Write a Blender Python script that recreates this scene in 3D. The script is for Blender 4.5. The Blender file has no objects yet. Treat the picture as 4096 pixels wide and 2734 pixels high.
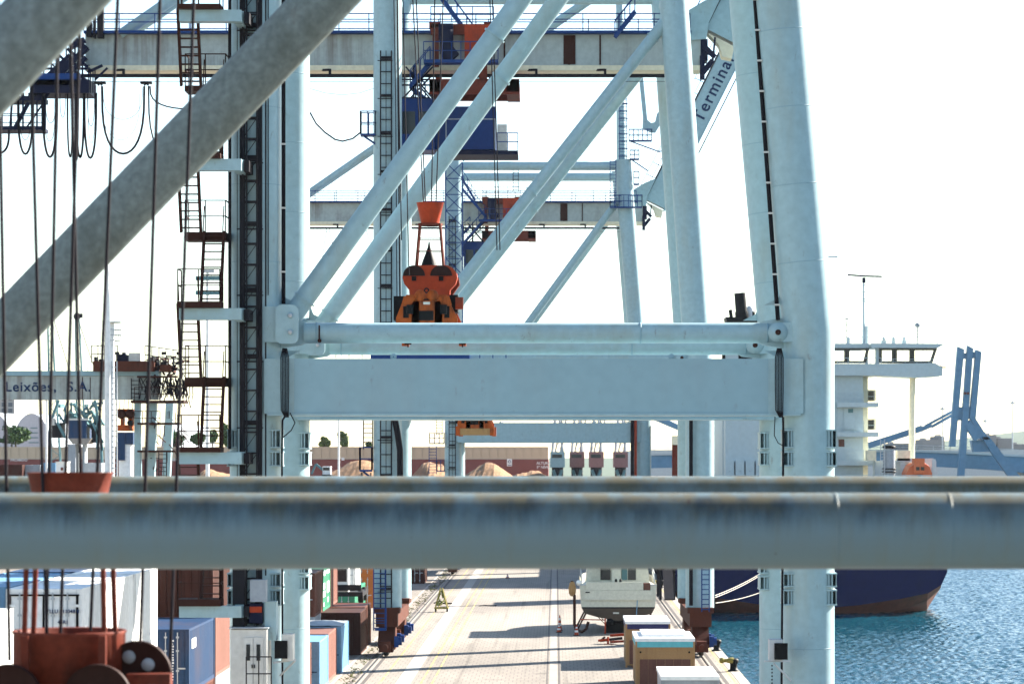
import bpy, math, random
from mathutils import Vector, Matrix
import numpy as np
random.seed(7)
R = math.radians
sc = bpy.context.scene
C = sc.collection

# ------------------------------------------------------------------ camera, sky, sun, exposure
FPX, VX, VY, CAMH = 12000.0, 2222.0, 1825.0, 12.1       # focal length and vanishing point in photo pixels
cam = bpy.data.cameras.new('camera'); camo = bpy.data.objects.new('camera', cam); C.objects.link(camo)
camo.location = (0, 0, CAMH); camo.rotation_euler = (R(90), 0, 0)
cam.sensor_width = 36; cam.lens = 36*FPX/4096
cam.shift_x = -(VX-2048)/4096; cam.shift_y = (VY-1367)/4096
cam.clip_start = 0.5; cam.clip_end = 9000
cam.dof.use_dof = True; cam.dof.focus_distance = 125; cam.dof.aperture_fstop = 2.2
sc.camera = camo

SUN_AZ, SUN_EL = R(36), R(30)            # azimuth measured from +X towards +Y
SUN_DIR = Vector((math.cos(SUN_AZ)*math.cos(SUN_EL), math.sin(SUN_AZ)*math.cos(SUN_EL), math.sin(SUN_EL)))
w = bpy.data.worlds.new('World'); sc.world = w; w.use_nodes = True
nt = w.node_tree; bg = nt.nodes['Background']
sky = nt.nodes.new('ShaderNodeTexSky'); sky.sky_type = 'NISHITA'; sky.sun_disc = False
sky.sun_elevation = SUN_EL; sky.sun_rotation = R(90)-SUN_AZ
sky.air_density = 1.0; sky.dust_density = 0.3; sky.ozone_density = 1.0
nt.links.new(sky.outputs[0], bg.inputs[0]); bg.inputs[1].default_value = 0.062
sun = bpy.data.lights.new('sun', 'SUN'); suno = bpy.data.objects.new('sun', sun); C.objects.link(suno)
sun.energy = 5.0; sun.angle = R(0.5); sun.color = (1.0, 0.93, 0.82)
suno.rotation_euler = (-SUN_DIR).to_track_quat('-Z', 'Y').to_euler(); suno.location = (60, 40, 90)
sc.view_settings.view_transform = 'Standard'; sc.view_settings.look = 'None'
sc.view_settings.gamma = 1.0; sc.view_settings.use_curve_mapping = False
sc.view_settings.exposure = 2.25
sc.cycles.max_bounces = 6; sc.cycles.diffuse_bounces = 3; sc.cycles.volume_bounces = 0
sc.cycles.use_denoising = True

def P(x, y, d):                          # photo pixel at a known distance -> the point in the place
    return Vector(((x-VX)*d/FPX, d, CAMH+(VY-y)*d/FPX))
def PX(x, d): return (x-VX)*d/FPX
def PZ(y, d): return CAMH+(VY-y)*d/FPX

# ------------------------------------------------------------------ materials
MATS = {}
def mat(name, col, rough=.55, dirt=None, amt=.35, scale=.6, streak=.12, metal=0, bump=0.0, fine=0.06, spec=.12, rust=0):
    m = bpy.data.materials.new(name); m.use_nodes = True
    n = m.node_tree.nodes; l = m.node_tree.links; b = n['Principled BSDF']
    b.inputs['Roughness'].default_value = rough; b.inputs['Metallic'].default_value = metal
    b.inputs['Specular IOR Level'].default_value = spec
    tc = n.new('ShaderNodeTexCoord')
    last = None
    # fine mottling
    nf = n.new('ShaderNodeTexNoise'); nf.inputs['Scale'].default_value = scale*6; nf.inputs['Detail'].default_value = 4
    l.new(tc.outputs['Object'], nf.inputs['Vector'])
    mr = n.new('ShaderNodeMapRange'); mr.inputs[1].default_value = .3; mr.inputs[2].default_value = .7
    mr.inputs[3].default_value = 1-fine*2; mr.inputs[4].default_value = 1+fine
    l.new(nf.outputs['Fac'], mr.inputs[0])
    mx = n.new('ShaderNodeMix'); mx.data_type = 'RGBA'; mx.blend_type = 'MULTIPLY'; mx.inputs[0].default_value = 1
    mx.inputs[6].default_value = (*col, 1); l.new(mr.outputs[0], mx.inputs[7]); last = mx.outputs[2]
    if dirt:
        mp = n.new('ShaderNodeMapping'); mp.inputs['Scale'].default_value = (1, 1, streak)
        l.new(tc.outputs['Object'], mp.inputs['Vector'])
        nd = n.new('ShaderNodeTexNoise'); nd.inputs['Scale'].default_value = scale*2.2; nd.inputs['Detail'].default_value = 6
        nd.inputs['Roughness'].default_value = .65
        l.new(mp.outputs[0], nd.inputs['Vector'])
        ng = n.new('ShaderNodeTexNoise'); ng.inputs['Scale'].default_value = scale*.35; ng.inputs['Detail'].default_value = 3
        l.new(tc.outputs['Object'], ng.inputs['Vector'])
        ad = n.new('ShaderNodeMath'); ad.operation = 'MULTIPLY'
        l.new(nd.outputs['Fac'], ad.inputs[0]); l.new(ng.outputs['Fac'], ad.inputs[1])
        rr = n.new('ShaderNodeMapRange'); rr.inputs[1].default_value = .24; rr.inputs[2].default_value = .42
        rr.inputs[3].default_value = 0; rr.inputs[4].default_value = amt
        l.new(ad.outputs[0], rr.inputs[0])
        m2 = n.new('ShaderNodeMix'); m2.data_type = 'RGBA'; l.new(rr.outputs[0], m2.inputs[0])
        l.new(last, m2.inputs[6]); m2.inputs[7].default_value = (*dirt, 1); last = m2.outputs[2]
    if rust:
        mp2 = n.new('ShaderNodeMapping'); mp2.inputs['Scale'].default_value = (1, 1, .45); l.new(tc.outputs['Object'], mp2.inputs['Vector'])
        n1 = n.new('ShaderNodeTexNoise'); n1.inputs['Scale'].default_value = 3.1; n1.inputs['Detail'].default_value = 8; n1.inputs['Roughness'].default_value = .75; l.new(mp2.outputs[0], n1.inputs['Vector'])
        r1 = n.new('ShaderNodeMapRange'); r1.inputs[1].default_value = .61; r1.inputs[2].default_value = .72; r1.inputs[3].default_value = 0; r1.inputs[4].default_value = rust; l.new(n1.outputs['Fac'], r1.inputs[0])
        m5 = n.new('ShaderNodeMix'); m5.data_type = 'RGBA'; l.new(r1.outputs[0], m5.inputs[0]); l.new(last, m5.inputs[6]); m5.inputs[7].default_value = (.13, .07, .035, 1); last = m5.outputs[2]
    l.new(last, b.inputs['Base Color'])
    if bump:
        bp = n.new('ShaderNodeBump'); bp.inputs['Strength'].default_value = bump; bp.inputs['Distance'].default_value = .05
        l.new(nf.outputs['Fac'], bp.inputs['Height']); l.new(bp.outputs[0], b.inputs['Normal'])
    MATS[name] = m
    return m

mat('crane_white', (.295, .43, .465), .42, (.27, .27, .20), .40, .55, .16, fine=.05, rust=.55, spec=.3)
mat('crane_grey', (.235, .365, .415), .5, (.24, .27, .27), .22, .4, fine=.025, rust=.3, spec=.3)
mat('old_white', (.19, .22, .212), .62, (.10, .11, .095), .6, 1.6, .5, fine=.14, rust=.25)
mat('old_white_stained', (.30, .315, .29), .65, (.03, .035, .028), .9, 1.3, .07, fine=.12)
mat('girder_white', (.37, .42, .41), .6, (.10, .055, .035), .75, .55, .05)
mat('blue_steel', (.012, .045, .17), .5, (.03, .03, .05), .3, 1)
mat('blue_cab', (.009, .034, .14), .45, (.05, .05, .07), .3, .6)
mat('orange', (.37, .045, .014), .5, (.10, .025, .015), .75, 1.6, .3, rust=.6)
mat('orange_dark', (.36, .07, .012), .55, (.03, .016, .010), .85, 2.2, .4)
mat('red_oxide', (.15, .030, .017), .6, (.055, .022, .016), .75, 1.8, .3, fine=.14, rust=.5)
mat('rust', (.042, .015, .010), .75, (.035, .02, .015), .6, 2)
mat('black', (.005, .005, .006), .55)
mat('cable', (.007, .006, .009), .6)
mat('rope', (.014, .010, .014), .55)
mat('dark_steel', (.013, .013, .017), .6, (.04, .022, .016), .4, 1)
mat('navy_steel', (.006, .009, .03), .6, (.05, .03, .02), .3, 1)
mat('galv', (.45, .47, .48), .5)
mat('pale', (.60, .59, .55), .5, (.35, .3, .22), .2, .8)
mat('yellow', (.24, .195, .045), .6, (.1, .08, .04), .5, 2)
mat('sheave_dark', (.03, .012, .010), .6, (.012, .008, .007), .5, 2)
mat('rust_red', (.085, .026, .015), .7, (.03, .014, .010), .7, 1.6)
mat('rubber', (.012, .012, .012), .85)
mat('glass_dark', (.012, .018, .022), .12, spec=.3)
mat('tint_blue_text', (.012, .03, .085), .6)
mat('text_white', (.75, .75, .75), .6)
mat('c_white', (.80, .80, .78), .45, (.40, .36, .30), .2, .7)
mat('c_blue', (.018, .046, .105), .5, (.10, .06, .05), .35, .9)
mat('c_lightblue', (.14, .30, .46), .5, (.16, .12, .10), .3, .9)
mat('c_brown', (.11, .038, .025), .55, (.07, .035, .025), .5, .9)
mat('c_pink', (.21, .098, .076), .6, (.14, .07, .05), .35, .9)
mat('c_darkbrown', (.055, .018, .012), .6, (.04, .025, .02), .5, .9)
mat('c_green', (.04, .22, .13), .5, (.10, .08, .05), .3, .9)
mat('c_orange', (.42, .13, .03), .5, (.2, .08, .04), .3, .9)
mat('c_grey', (.30, .33, .36), .5, (.12, .1, .08), .4, .9)
mat('wood', (.34, .20, .09), .7, (.22, .12, .06), .6, 2.5, .1)
mat('wood_dark', (.13, .06, .045), .75, (.07, .035, .03), .5, 2)
mat('tarp_white', (.80, .80, .78), .6)
mat('tarp_teal', (.12, .42, .46), .55)
mat('tarp_purple', (.03, .03, .095), .55)
mat('hull_blue', (.006, .010, .060), .5, (.012, .014, .03), .35, .25, .1, spec=.10)
mat('hull_red', (.20, .075, .05), .65, (.07, .05, .04), .6, .4)
mat('ship_white', (.44, .52, .54), .5, (.50, .44, .32), .15, .5, fine=.03)
mat('ship_cream', (.75, .68, .50), .55)
mat('boat_white', (.56, .55, .47), .35, (.5, .46, .36), .3, 1)
mat('boat_bottom', (.075, .055, .042), .8, (.05, .045, .035), .7, 1.4, 1)
mat('lifeboat', (.50, .14, .06), .45, (.4, .1, .05), .3, 1)
mat('bridge_blue', (.13, .25, .36), .6, (.07, .15, .24), .4, .2)
mat('bridge_pale', (.45, .48, .48), .7)
mat('shed_tan', (.50, .40, .29), .8, (.34, .26, .19), .4, .15)
mat('shed_red', (.20, .07, .062), .7, (.14, .04, .04), .5, .1)
mat('soil', (.26, .155, .088), .95, (.17, .10, .06), .7, .35, 1, fine=.15, bump=.4)
mat('roof_grey', (.42, .46, .50), .5)
mat('house', (.45, .42, .38), .8)
mat('house_dark', (.16, .17, .18), .8)
mat('bark', (.07, .05, .035), .9)
mat('leaf', (.045, .095, .03), .7, fine=.3)
mat('leaf_light', (.09, .15, .05), .7, fine=.3)
mat('green_gear', (.16, .18, .05), .8, (.06, .06, .03), .7, 3)
mat('maroon_hazed', (.24, .135, .13), .7)  # maroon lightened to paint distance haze into the colour
mat('teal_hazed', (.22, .34, .38), .7)  # teal lightened too, haze painted into the colour
mat('hill', (.10, .13, .10), .95)
mat('steel_teal', (.10, .20, .22), .6)
mat('rail_steel', (.06, .055, .05), .45, metal=.4)
mat('weed', (.10, .11, .035), .95)

def stain_shade_tube(name, zc, moss):
    # algae drips and painted upper-side shade below a pipe's crown, on old white paint
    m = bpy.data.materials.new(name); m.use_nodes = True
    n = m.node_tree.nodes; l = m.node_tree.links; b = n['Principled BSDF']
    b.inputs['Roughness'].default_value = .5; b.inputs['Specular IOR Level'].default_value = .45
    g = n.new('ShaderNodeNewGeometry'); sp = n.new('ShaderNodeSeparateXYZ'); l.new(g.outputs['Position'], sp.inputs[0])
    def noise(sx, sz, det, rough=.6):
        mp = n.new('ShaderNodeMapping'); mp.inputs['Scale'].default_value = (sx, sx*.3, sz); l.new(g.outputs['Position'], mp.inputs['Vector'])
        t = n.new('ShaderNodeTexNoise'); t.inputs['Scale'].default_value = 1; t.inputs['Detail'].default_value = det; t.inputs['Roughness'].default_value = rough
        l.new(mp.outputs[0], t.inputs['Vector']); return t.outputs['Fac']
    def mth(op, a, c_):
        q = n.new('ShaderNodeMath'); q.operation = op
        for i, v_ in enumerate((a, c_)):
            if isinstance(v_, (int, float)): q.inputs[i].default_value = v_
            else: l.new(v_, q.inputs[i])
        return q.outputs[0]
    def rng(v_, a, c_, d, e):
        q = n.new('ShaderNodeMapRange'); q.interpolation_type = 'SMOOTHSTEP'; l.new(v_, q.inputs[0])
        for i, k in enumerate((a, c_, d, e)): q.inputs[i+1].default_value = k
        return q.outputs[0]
    drip = mth('ADD', mth('ADD', sp.outputs['Z'], mth('MULTIPLY', noise(5, .4, 6, .8), -.40)), mth('MULTIPLY', noise(22, .5, 3, .6), -.14))     # ragged lower edge of growth and painted shade
    growth_shade = rng(drip, zc-.34, zc+.02, 0, 1)
    crown = rng(sp.outputs['Z'], zc+.33, zc+.385, 1, .25)                            # dark band thinned along the crown
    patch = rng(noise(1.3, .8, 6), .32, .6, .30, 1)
    f = mth('MULTIPLY', mth('MULTIPLY', growth_shade, crown), patch)
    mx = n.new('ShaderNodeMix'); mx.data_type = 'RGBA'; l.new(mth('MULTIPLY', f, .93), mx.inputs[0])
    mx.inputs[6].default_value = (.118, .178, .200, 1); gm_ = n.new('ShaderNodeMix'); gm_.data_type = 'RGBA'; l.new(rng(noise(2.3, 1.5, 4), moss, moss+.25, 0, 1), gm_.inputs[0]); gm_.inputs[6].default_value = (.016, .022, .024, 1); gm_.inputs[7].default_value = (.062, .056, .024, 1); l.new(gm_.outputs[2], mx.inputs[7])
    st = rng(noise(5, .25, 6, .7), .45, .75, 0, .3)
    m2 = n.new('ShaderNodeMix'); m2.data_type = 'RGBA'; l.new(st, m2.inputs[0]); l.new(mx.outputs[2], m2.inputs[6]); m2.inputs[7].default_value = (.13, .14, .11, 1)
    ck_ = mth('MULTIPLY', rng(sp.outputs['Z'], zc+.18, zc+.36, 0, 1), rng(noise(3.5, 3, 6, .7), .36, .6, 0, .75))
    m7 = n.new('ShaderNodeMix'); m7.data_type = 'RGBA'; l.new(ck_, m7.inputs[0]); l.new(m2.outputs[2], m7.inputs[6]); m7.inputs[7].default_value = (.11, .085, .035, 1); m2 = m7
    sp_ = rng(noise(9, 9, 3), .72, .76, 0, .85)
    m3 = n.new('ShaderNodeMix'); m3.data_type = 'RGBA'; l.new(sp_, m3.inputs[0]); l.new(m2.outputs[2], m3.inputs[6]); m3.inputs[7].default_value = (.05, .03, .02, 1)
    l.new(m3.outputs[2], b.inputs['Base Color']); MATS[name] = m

# quay concrete: laid blocks, stains and tyre dust
def concrete():
    m = bpy.data.materials.new('quay_concrete'); m.use_nodes = True
    n = m.node_tree.nodes; l = m.node_tree.links; b = n['Principled BSDF']
    b.inputs['Roughness'].default_value = .85; b.inputs['Specular IOR Level'].default_value = .2
    g = n.new('ShaderNodeNewGeometry')
    br = n.new('ShaderNodeTexBrick'); br.inputs['Scale'].default_value = 1
    br.inputs['Brick Width'].default_value = .42; br.inputs['Row Height'].default_value = 1.3
    br.inputs['Mortar Size'].default_value = .03; br.inputs['Mortar Smooth'].default_value = .3
    br.inputs['Color1'].default_value = (.255, .225, .192, 1); br.inputs['Color2'].default_value = (.23, .203, .175, 1)
    br.inputs['Mortar'].default_value = (.165, .145, .128, 1)
    l.new(g.outputs['Position'], br.inputs['Vector'])
    ns = n.new('ShaderNodeTexNoise'); ns.inputs['Scale'].default_value = .11; ns.inputs['Detail'].default_value = 7
    mp = n.new('ShaderNodeMapping'); mp.inputs['Scale'].default_value = (1, .35, 1)
    l.new(g.outputs['Position'], mp.inputs['Vector']); l.new(mp.outputs[0], ns.inputs['Vector'])
    mr = n.new('ShaderNodeMapRange'); mr.inputs[1].default_value = .35; mr.inputs[2].default_value = .7
    mr.inputs[3].default_value = 1.12; mr.inputs[4].default_value = .72
    l.new(ns.outputs['Fac'], mr.inputs[0])
    mx = n.new('ShaderNodeMix'); mx.data_type = 'RGBA'; mx.blend_type = 'MULTIPLY'; mx.inputs[0].default_value = 1
    l.new(br.outputs['Color'], mx.inputs[6]); l.new(mr.outputs[0], mx.inputs[7])
    mp3 = n.new('ShaderNodeMapping'); mp3.inputs['Scale'].default_value = (1.6, .035, 1); mp3.inputs['Rotation'].default_value = (0, 0, .03); l.new(g.outputs['Position'], mp3.inputs['Vector'])
    n3 = n.new('ShaderNodeTexNoise'); n3.inputs['Scale'].default_value = 1; n3.inputs['Detail'].default_value = 5; n3.inputs['Distortion'].default_value = .6; l.new(mp3.outputs[0], n3.inputs['Vector'])
    r3 = n.new('ShaderNodeMapRange'); r3.inputs[1].default_value = .56; r3.inputs[2].default_value = .72; r3.inputs[3].default_value = 1; r3.inputs[4].default_value = .66; l.new(n3.outputs['Fac'], r3.inputs[0])
    n4 = n.new('ShaderNodeTexNoise'); n4.inputs['Scale'].default_value = .45; n4.inputs['Detail'].default_value = 6; l.new(g.outputs['Position'], n4.inputs['Vector'])
    r4 = n.new('ShaderNodeMapRange'); r4.inputs[1].default_value = .64; r4.inputs[2].default_value = .74; r4.inputs[3].default_value = 1; r4.inputs[4].default_value = .6; l.new(n4.outputs['Fac'], r4.inputs[0])
    mm_ = n.new('ShaderNodeMath'); mm_.operation = 'MULTIPLY'; l.new(r3.outputs[0], mm_.inputs[0]); l.new(r4.outputs[0], mm_.inputs[1])
    m9 = n.new('ShaderNodeMix'); m9.data_type = 'RGBA'; m9.blend_type = 'MULTIPLY'; m9.inputs[0].default_value = 1; l.new(mx.outputs[2], m9.inputs[6]); l.new(mm_.outputs[0], m9.inputs[7])
    l.new(m9.outputs[2], b.inputs['Base Color'])
    MATS['quay_concrete'] = m
concrete()
mat('concrete_plain', (.30, .268, .235), .9, (.17, .15, .125), .5, .5, 1)
mat('concrete_light', (.38, .355, .315), .9, (.35, .3, .26), .4, .6, 1)
mat('line_yellow', (.36, .29, .12), .8, (.42, .37, .30), .8, 1.2, 1)
mat('dark_joint', (.10, .09, .085), .9)

def water_mat():
    m = bpy.data.materials.new('water'); m.use_nodes = True
    n = m.node_tree.nodes; l = m.node_tree.links; b = n['Principled BSDF']
    b.inputs['Base Color'].default_value = (.004, .040, .060, 1); b.inputs['Roughness'].default_value = .12
    b.inputs['IOR'].default_value = 1.33
    g = n.new('ShaderNodeNewGeometry')
    nz = n.new('ShaderNodeTexNoise'); nz.inputs['Scale'].default_value = 3.2; nz.inputs['Detail'].default_value = 5
    l.new(g.outputs['Position'], nz.inputs['Vector'])
    bp = n.new('ShaderNodeBump'); bp.inputs['Strength'].default_value = .6; bp.inputs['Distance'].default_value = .10
    l.new(nz.outputs['Fac'], bp.inputs['Height']); l.new(bp.outputs[0], b.inputs['Normal'])
    MATS['water'] = m
water_mat()

# ------------------------------------------------------------------ mesh helpers
ORIGIN = {}
class MB:
    def __init__(s): s.v = []; s.f = []; s.sm = []
    def _add(s, vs, fs, smooth=False):
        o = len(s.v); s.v += [tuple(v) for v in vs]
        s.f += [tuple(i+o for i in f) for f in fs]
        s.sm += [smooth]*len(fs) if isinstance(smooth, bool) else smooth
        return s
    def box(s, c, size, rot=None):
        c = Vector(c); h = Vector(size)/2
        vs = [Vector((x*h.x, y*h.y, z*h.z)) for x in (-1, 1) for y in (-1, 1) for z in (-1, 1)]
        if rot is not None: vs = [rot @ v for v in vs]
        return s._add([c+v for v in vs], [(0, 1, 3, 2), (4, 6, 7, 5), (0, 4, 5, 1), (2, 3, 7, 6), (0, 2, 6, 4), (1, 5, 7, 3)])
    def span(s, a, b):                       # box between two corners
        a = Vector(a); b = Vector(b)
        return s.box((a+b)/2, [abs(k) for k in (b-a)])
    def frame(s, d, up=Vector((0, 0, 1))):
        d = d.normalized()
        if abs(d.dot(up)) > .995: up = Vector((0, 1, 0))
        x = d.cross(up).normalized(); y = x.cross(d).normalized()
        return x, y
    def bar(s, p, q, w_, h_=None, up=Vector((0, 0, 1))):
        p = Vector(p); q = Vector(q); h_ = h_ or w_
        x, y = s.frame(q-p, up); vs = []
        for c in (p, q):
            for a, b in ((-1, -1), (1, -1), (1, 1), (-1, 1)): vs.append(c+x*a*w_/2+y*b*h_/2)
        return s._add(vs, [(3, 2, 1, 0), (4, 5, 6, 7), (0, 1, 5, 4), (1, 2, 6, 5), (2, 3, 7, 6), (3, 0, 4, 7)])
    def tube(s, p, q, r, r2=None, n=12, caps=True):
        p = Vector(p); q = Vector(q); r2 = r if r2 is None else r2
        x, y = s.frame(q-p); ring = []
        for c, rr in ((p, r), (q, r2)):
            ring.append([c+(x*math.cos(2*math.pi*i/n)+y*math.sin(2*math.pi*i/n))*rr for i in range(n)])
        s._add(ring[0]+ring[1], [(i, (i+1) % n, n+(i+1) % n, n+i) for i in range(n)], True)
        if caps:
            s._add(ring[0], [tuple(range(n-1, -1, -1))]); s._add(ring[1], [tuple(range(n))])
        return s
    def path(s, pts, r, n=6, closed=False):
        pts = [Vector(p) for p in pts]; rings = []
        for i, p in enumerate(pts):
            d = pts[min(i+1, len(pts)-1)]-pts[max(i-1, 0)]
            if d.length < 1e-6: d = Vector((0, 0, 1))
            x, y = s.frame(d, Vector((0.01, 1, 0.02)))
            rr = r[i] if isinstance(r, (list, tuple)) else r
            rings.append([p+(x*math.cos(2*math.pi*k/n)+y*math.sin(2*math.pi*k/n))*rr for k in range(n)])
        vs = [v for rg in rings for v in rg]
        fs = [(i*n+k, i*n+(k+1) % n, (i+1)*n+(k+1) % n, (i+1)*n+k) for i in range(len(pts)-1) for k in range(n)]
        s._add(vs, fs, True)
        s._add(rings[0], [tuple(range(n-1, -1, -1))]); s._add(rings[-1], [tuple(range(n))])
        return s
    def prism(s, poly, vec):
        vec = Vector(vec); a = [Vector(p) for p in poly]; b = [p+vec for p in a]; n = len(a)
        s._add(a+b, [(i, (i+1) % n, n+(i+1) % n, n+i) for i in range(n)])
        s._add(a, [tuple(range(n-1, -1, -1))]); s._add(b, [tuple(range(n))])
        return s
    def lathe(s, c, prof, n=20, axis='Z', smooth=True):
        c = Vector(c); vs = []
        for r_, h_ in prof:
            for k in range(n):
                a = 2*math.pi*k/n; u, v_ = r_*math.cos(a), r_*math.sin(a)
                vs.append(c+(Vector((u, v_, h_)) if axis == 'Z' else Vector((u, h_, v_)) if axis == 'Y' else Vector((h_, u, v_))))
        fs = [(i*n+k, i*n+(k+1) % n, (i+1)*n+(k+1) % n, (i+1)*n+k) for i in range(len(prof)-1) for k in range(n)]
        return s._add(vs, fs, smooth)
    def quad(s, a, b, c, d): return s._add([a, b, c, d], [(0, 1, 2, 3)])
    def mesh(s, name, m, off=Vector((0, 0, 0))):
        me = bpy.data.meshes.new(name)
        me.from_pydata([(a-off.x, b-off.y, c-off.z) for a, b, c in s.v], [], s.f)
        me.polygons.foreach_set('use_smooth', s.sm); me.materials.append(MATS[m]); me.update()
        return me
    def build(s, name, m, parent=None, label=None, cat=None, group=None, kind=None):
        if parent is not None:
            off = ORIGIN[parent]
        else:
            vs = np.array(s.v); off = Vector(((vs[:, 0].min()+vs[:, 0].max())/2, (vs[:, 1].min()+vs[:, 1].max())/2, vs[:, 2].min()))
            if kind == 'structure' or kind == 'stuff': off = Vector((0, 0, 0))
        o = bpy.data.objects.new(name, s.mesh(name, m, off)); C.objects.link(o)
        if parent is not None: o.parent = parent; ORIGIN[o] = off
        else: o.location = off; ORIGIN[o] = off
        tag(o, label, cat, group, kind)
        return o
def tag(o, label=None, cat=None, group=None, kind=None):
    for k, v in (('label', label), ('category', cat), ('group', group), ('kind', kind)):
        if v: o[k] = v
def thing(name, label, cat, loc=(0, 0, 0), group=None):
    o = bpy.data.objects.new(name, None); C.objects.link(o); o.location = loc; o.empty_display_size = .3
    ORIGIN[o] = Vector(loc); tag(o, label, cat, group); return o
def piece(me, name, parent, loc, rot=None):           # repeated small part sharing mesh data; loc is in the place
    o = bpy.data.objects.new(name, me); C.objects.link(o); o.parent = parent
    o.location = Vector(loc)-ORIGIN[parent]; ORIGIN[o] = ORIGIN[parent]
    if rot is not None: o.rotation_euler = rot
    return o
def copy_tree(o, parent=None, loc=None, **props):
    c = o.copy(); C.objects.link(c); c.parent = parent
    if loc is not None: c.location = loc
    for k, v in props.items(): c[k] = v
    for ch in o.children: copy_tree(ch, c)
    return c
def text(body, size, m, parent, loc, rot, name='lettering', bold=.012, ext=.012, spacing=1.0):
    cu = bpy.data.curves.new('t', 'FONT'); cu.body = body; cu.size = size; cu.extrude = ext; cu.offset = bold*size; cu.space_character = spacing
    cu.resolution_u = 4
    to = bpy.data.objects.new('t', cu); C.objects.link(to)
    dg = bpy.context.evaluated_depsgraph_get(); me = bpy.data.meshes.new_from_object(to.evaluated_get(dg))
    bpy.data.objects.remove(to); me.materials.clear(); me.materials.append(MATS[m])
    o = bpy.data.objects.new(name, me); C.objects.link(o); o.parent = parent
    o.location = Vector(loc)-ORIGIN[parent]; o.rotation_euler = rot; ORIGIN[o] = ORIGIN[parent]
    return o
def railing(mb, p, q, h=1.05, step=1.5, r=.028, mid=(.5,), toe=False):
    p = Vector(p); q = Vector(q); n = max(1, round((q-p).length/step)); up = Vector((0, 0, h))
    for i in range(n+1):
        a = p.lerp(q, i/n); mb.bar(a, a+up, r*2)
    for t in (1,)+tuple(mid): mb.bar(p+up*t, q+up*t, r*2)
    if toe: mb.bar(p+Vector((0, 0, .08)), q+Vector((0, 0, .08)), .02, .16)
    return mb
def sag(p, q, drop, n=14):
    p = Vector(p); q = Vector(q)
    return [p.lerp(q, i/n)-Vector((0, 0, drop*4*(i/n)*(1-i/n))) for i in range(n+1)]
def ladder(parent, name, base, h, w_=.5, pitch=.3, m='dark_steel', r=.035, normal='Y'):
    base = Vector(base); dx = Vector((w_/2, 0, 0)) if normal == 'Y' else Vector((0, w_/2, 0))
    mb = MB()
    for s_ in (-1, 1): mb.bar(base+dx*s_, base+dx*s_+Vector((0, 0, h)), r*2)
    o = mb.build(name, m, parent)
    rm = MB().bar(-dx, dx, r*1.5).mesh('rung', m)
    for i in range(int(h/pitch)): piece(rm, 'rung', o, base+Vector((0, 0, pitch*(i+.5))))
    return o

# ------------------------------------------------------------------ the setting: quay, water, far shore
QE = 10.4                                  # quay edge
m_ = MB().span((-600, -40, -1.5), (QE, 640, 0)); quay = m_.build('quay', 'quay_concrete', kind='structure')
ORIGIN[quay] = Vector((0, 0, 0))
MB().span((QE-.55, -40, .004), (QE-.02, 640, .018)).build('cope', 'concrete_light', quay)
MB().span((QE-.9, -40, -7), (QE-.004, 640, -1.502)).build('quay_wall', 'concrete_plain', quay)
# crane rails in their grooves, drain strip, painted lines
for x0 in (-10.62, 8.85):
    g = MB()
    for dx, w_ in ((-.32, .10), (.32, .10)): g.span((x0+dx-w_, -40, .004), (x0+dx+w_, 640, .008))
    g.build('rail_groove', 'dark_joint', quay)
    MB().span((x0-.16, -40, .004), (x0+.16, 640, .010)).build('rail_bed', 'concrete_plain', quay)
    MB().span((x0-.04, -40, .010), (x0+.04, 640, .05)).build('crane_rail', 'rail_steel', quay)
MB().span((-.35, -40, .004), (.12, 640, .009)).build('drain_strip', 'concrete_plain', quay)
MB().span((.14, -40, .004), (.26, 640, .007)).build('drain_slot', 'dark_joint', quay)
MB().span((-.50, -40, .004), (-.42, 640, .007)).build('drain_slot', 'dark_joint', quay)
MB().span((-8.55, -40, .004), (-7.75, 640, .007)).build('painted_line', 'concrete_light', quay)
for x0 in (-9.4, -7.2, -6.6): MB().span((x0-.05, -40, .004), (x0+.05, 640, .007)).build('painted_line', 'line_yellow', quay)
MB().span((9.62, -40, .004), (9.74, 640, .007)).build('painted_line', 'line_yellow', quay)
MB().span((-12.0, -40, .004), (-11.85, 640, .007)).build('painted_line', 'concrete_light', quay)
wd = MB(); rnd = random.Random(3)
for i in range(420):
    y = rnd.uniform(130, 330); x = rnd.gauss(-11.25, .25); s_ = rnd.uniform(.05, .22)
    for k in range(3):
        a = rnd.uniform(0, 6.28); d = Vector((math.cos(a), math.sin(a), 0))*s_
        wd.quad((x, y, .008), (x+d.x, y+d.y, .03+s_*.4), (x+d.x*1.2+.03, y+d.y*1.2, .05+s_*.5), (x+.04, y+.03, .008))
wd.build('weeds', 'weed', label='low weeds growing along the landward crane rail', cat='weeds', kind='stuff')

def waves(x0, x1, y0, y1, dx, dy):
    nx, ny = 270, 1050
    U, Y = np.meshgrid(np.linspace(0, 1, nx), y0+(y1-y0)*np.linspace(0, 1, ny)**1.25)
    X = x0+U*(.168*Y+5-x0)
    Z = np.zeros_like(X); rg = np.random.RandomState(5)
    for k in range(60):
        lam = 10**rg.uniform(-.45, .14); a = rg.normal(-.6, .75); ph = rg.uniform(0, 6.28)
        Z += (.0100*lam**.9)*np.sin(2*np.pi/lam*(X*np.cos(a)+Y*np.sin(a))+ph)
    fade = np.clip((X-x0)/2, .2, 1)
    v = np.stack([X, Y, -3+Z*fade], -1).reshape(-1, 3)
    i = np.arange(nx*ny).reshape(ny, nx)
    f = np.stack([i[:-1, :-1], i[:-1, 1:], i[1:, 1:], i[1:, :-1]], -1).reshape(-1, 4)
    me = bpy.data.meshes.new('water'); me.from_pydata(v.tolist(), [], f.tolist())
    me.polygons.foreach_set('use_smooth', [True]*len(f)); me.materials.append(MATS['water'])
    o = bpy.data.objects.new('water', me); C.objects.link(o); o['kind'] = 'structure'; return o
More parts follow.
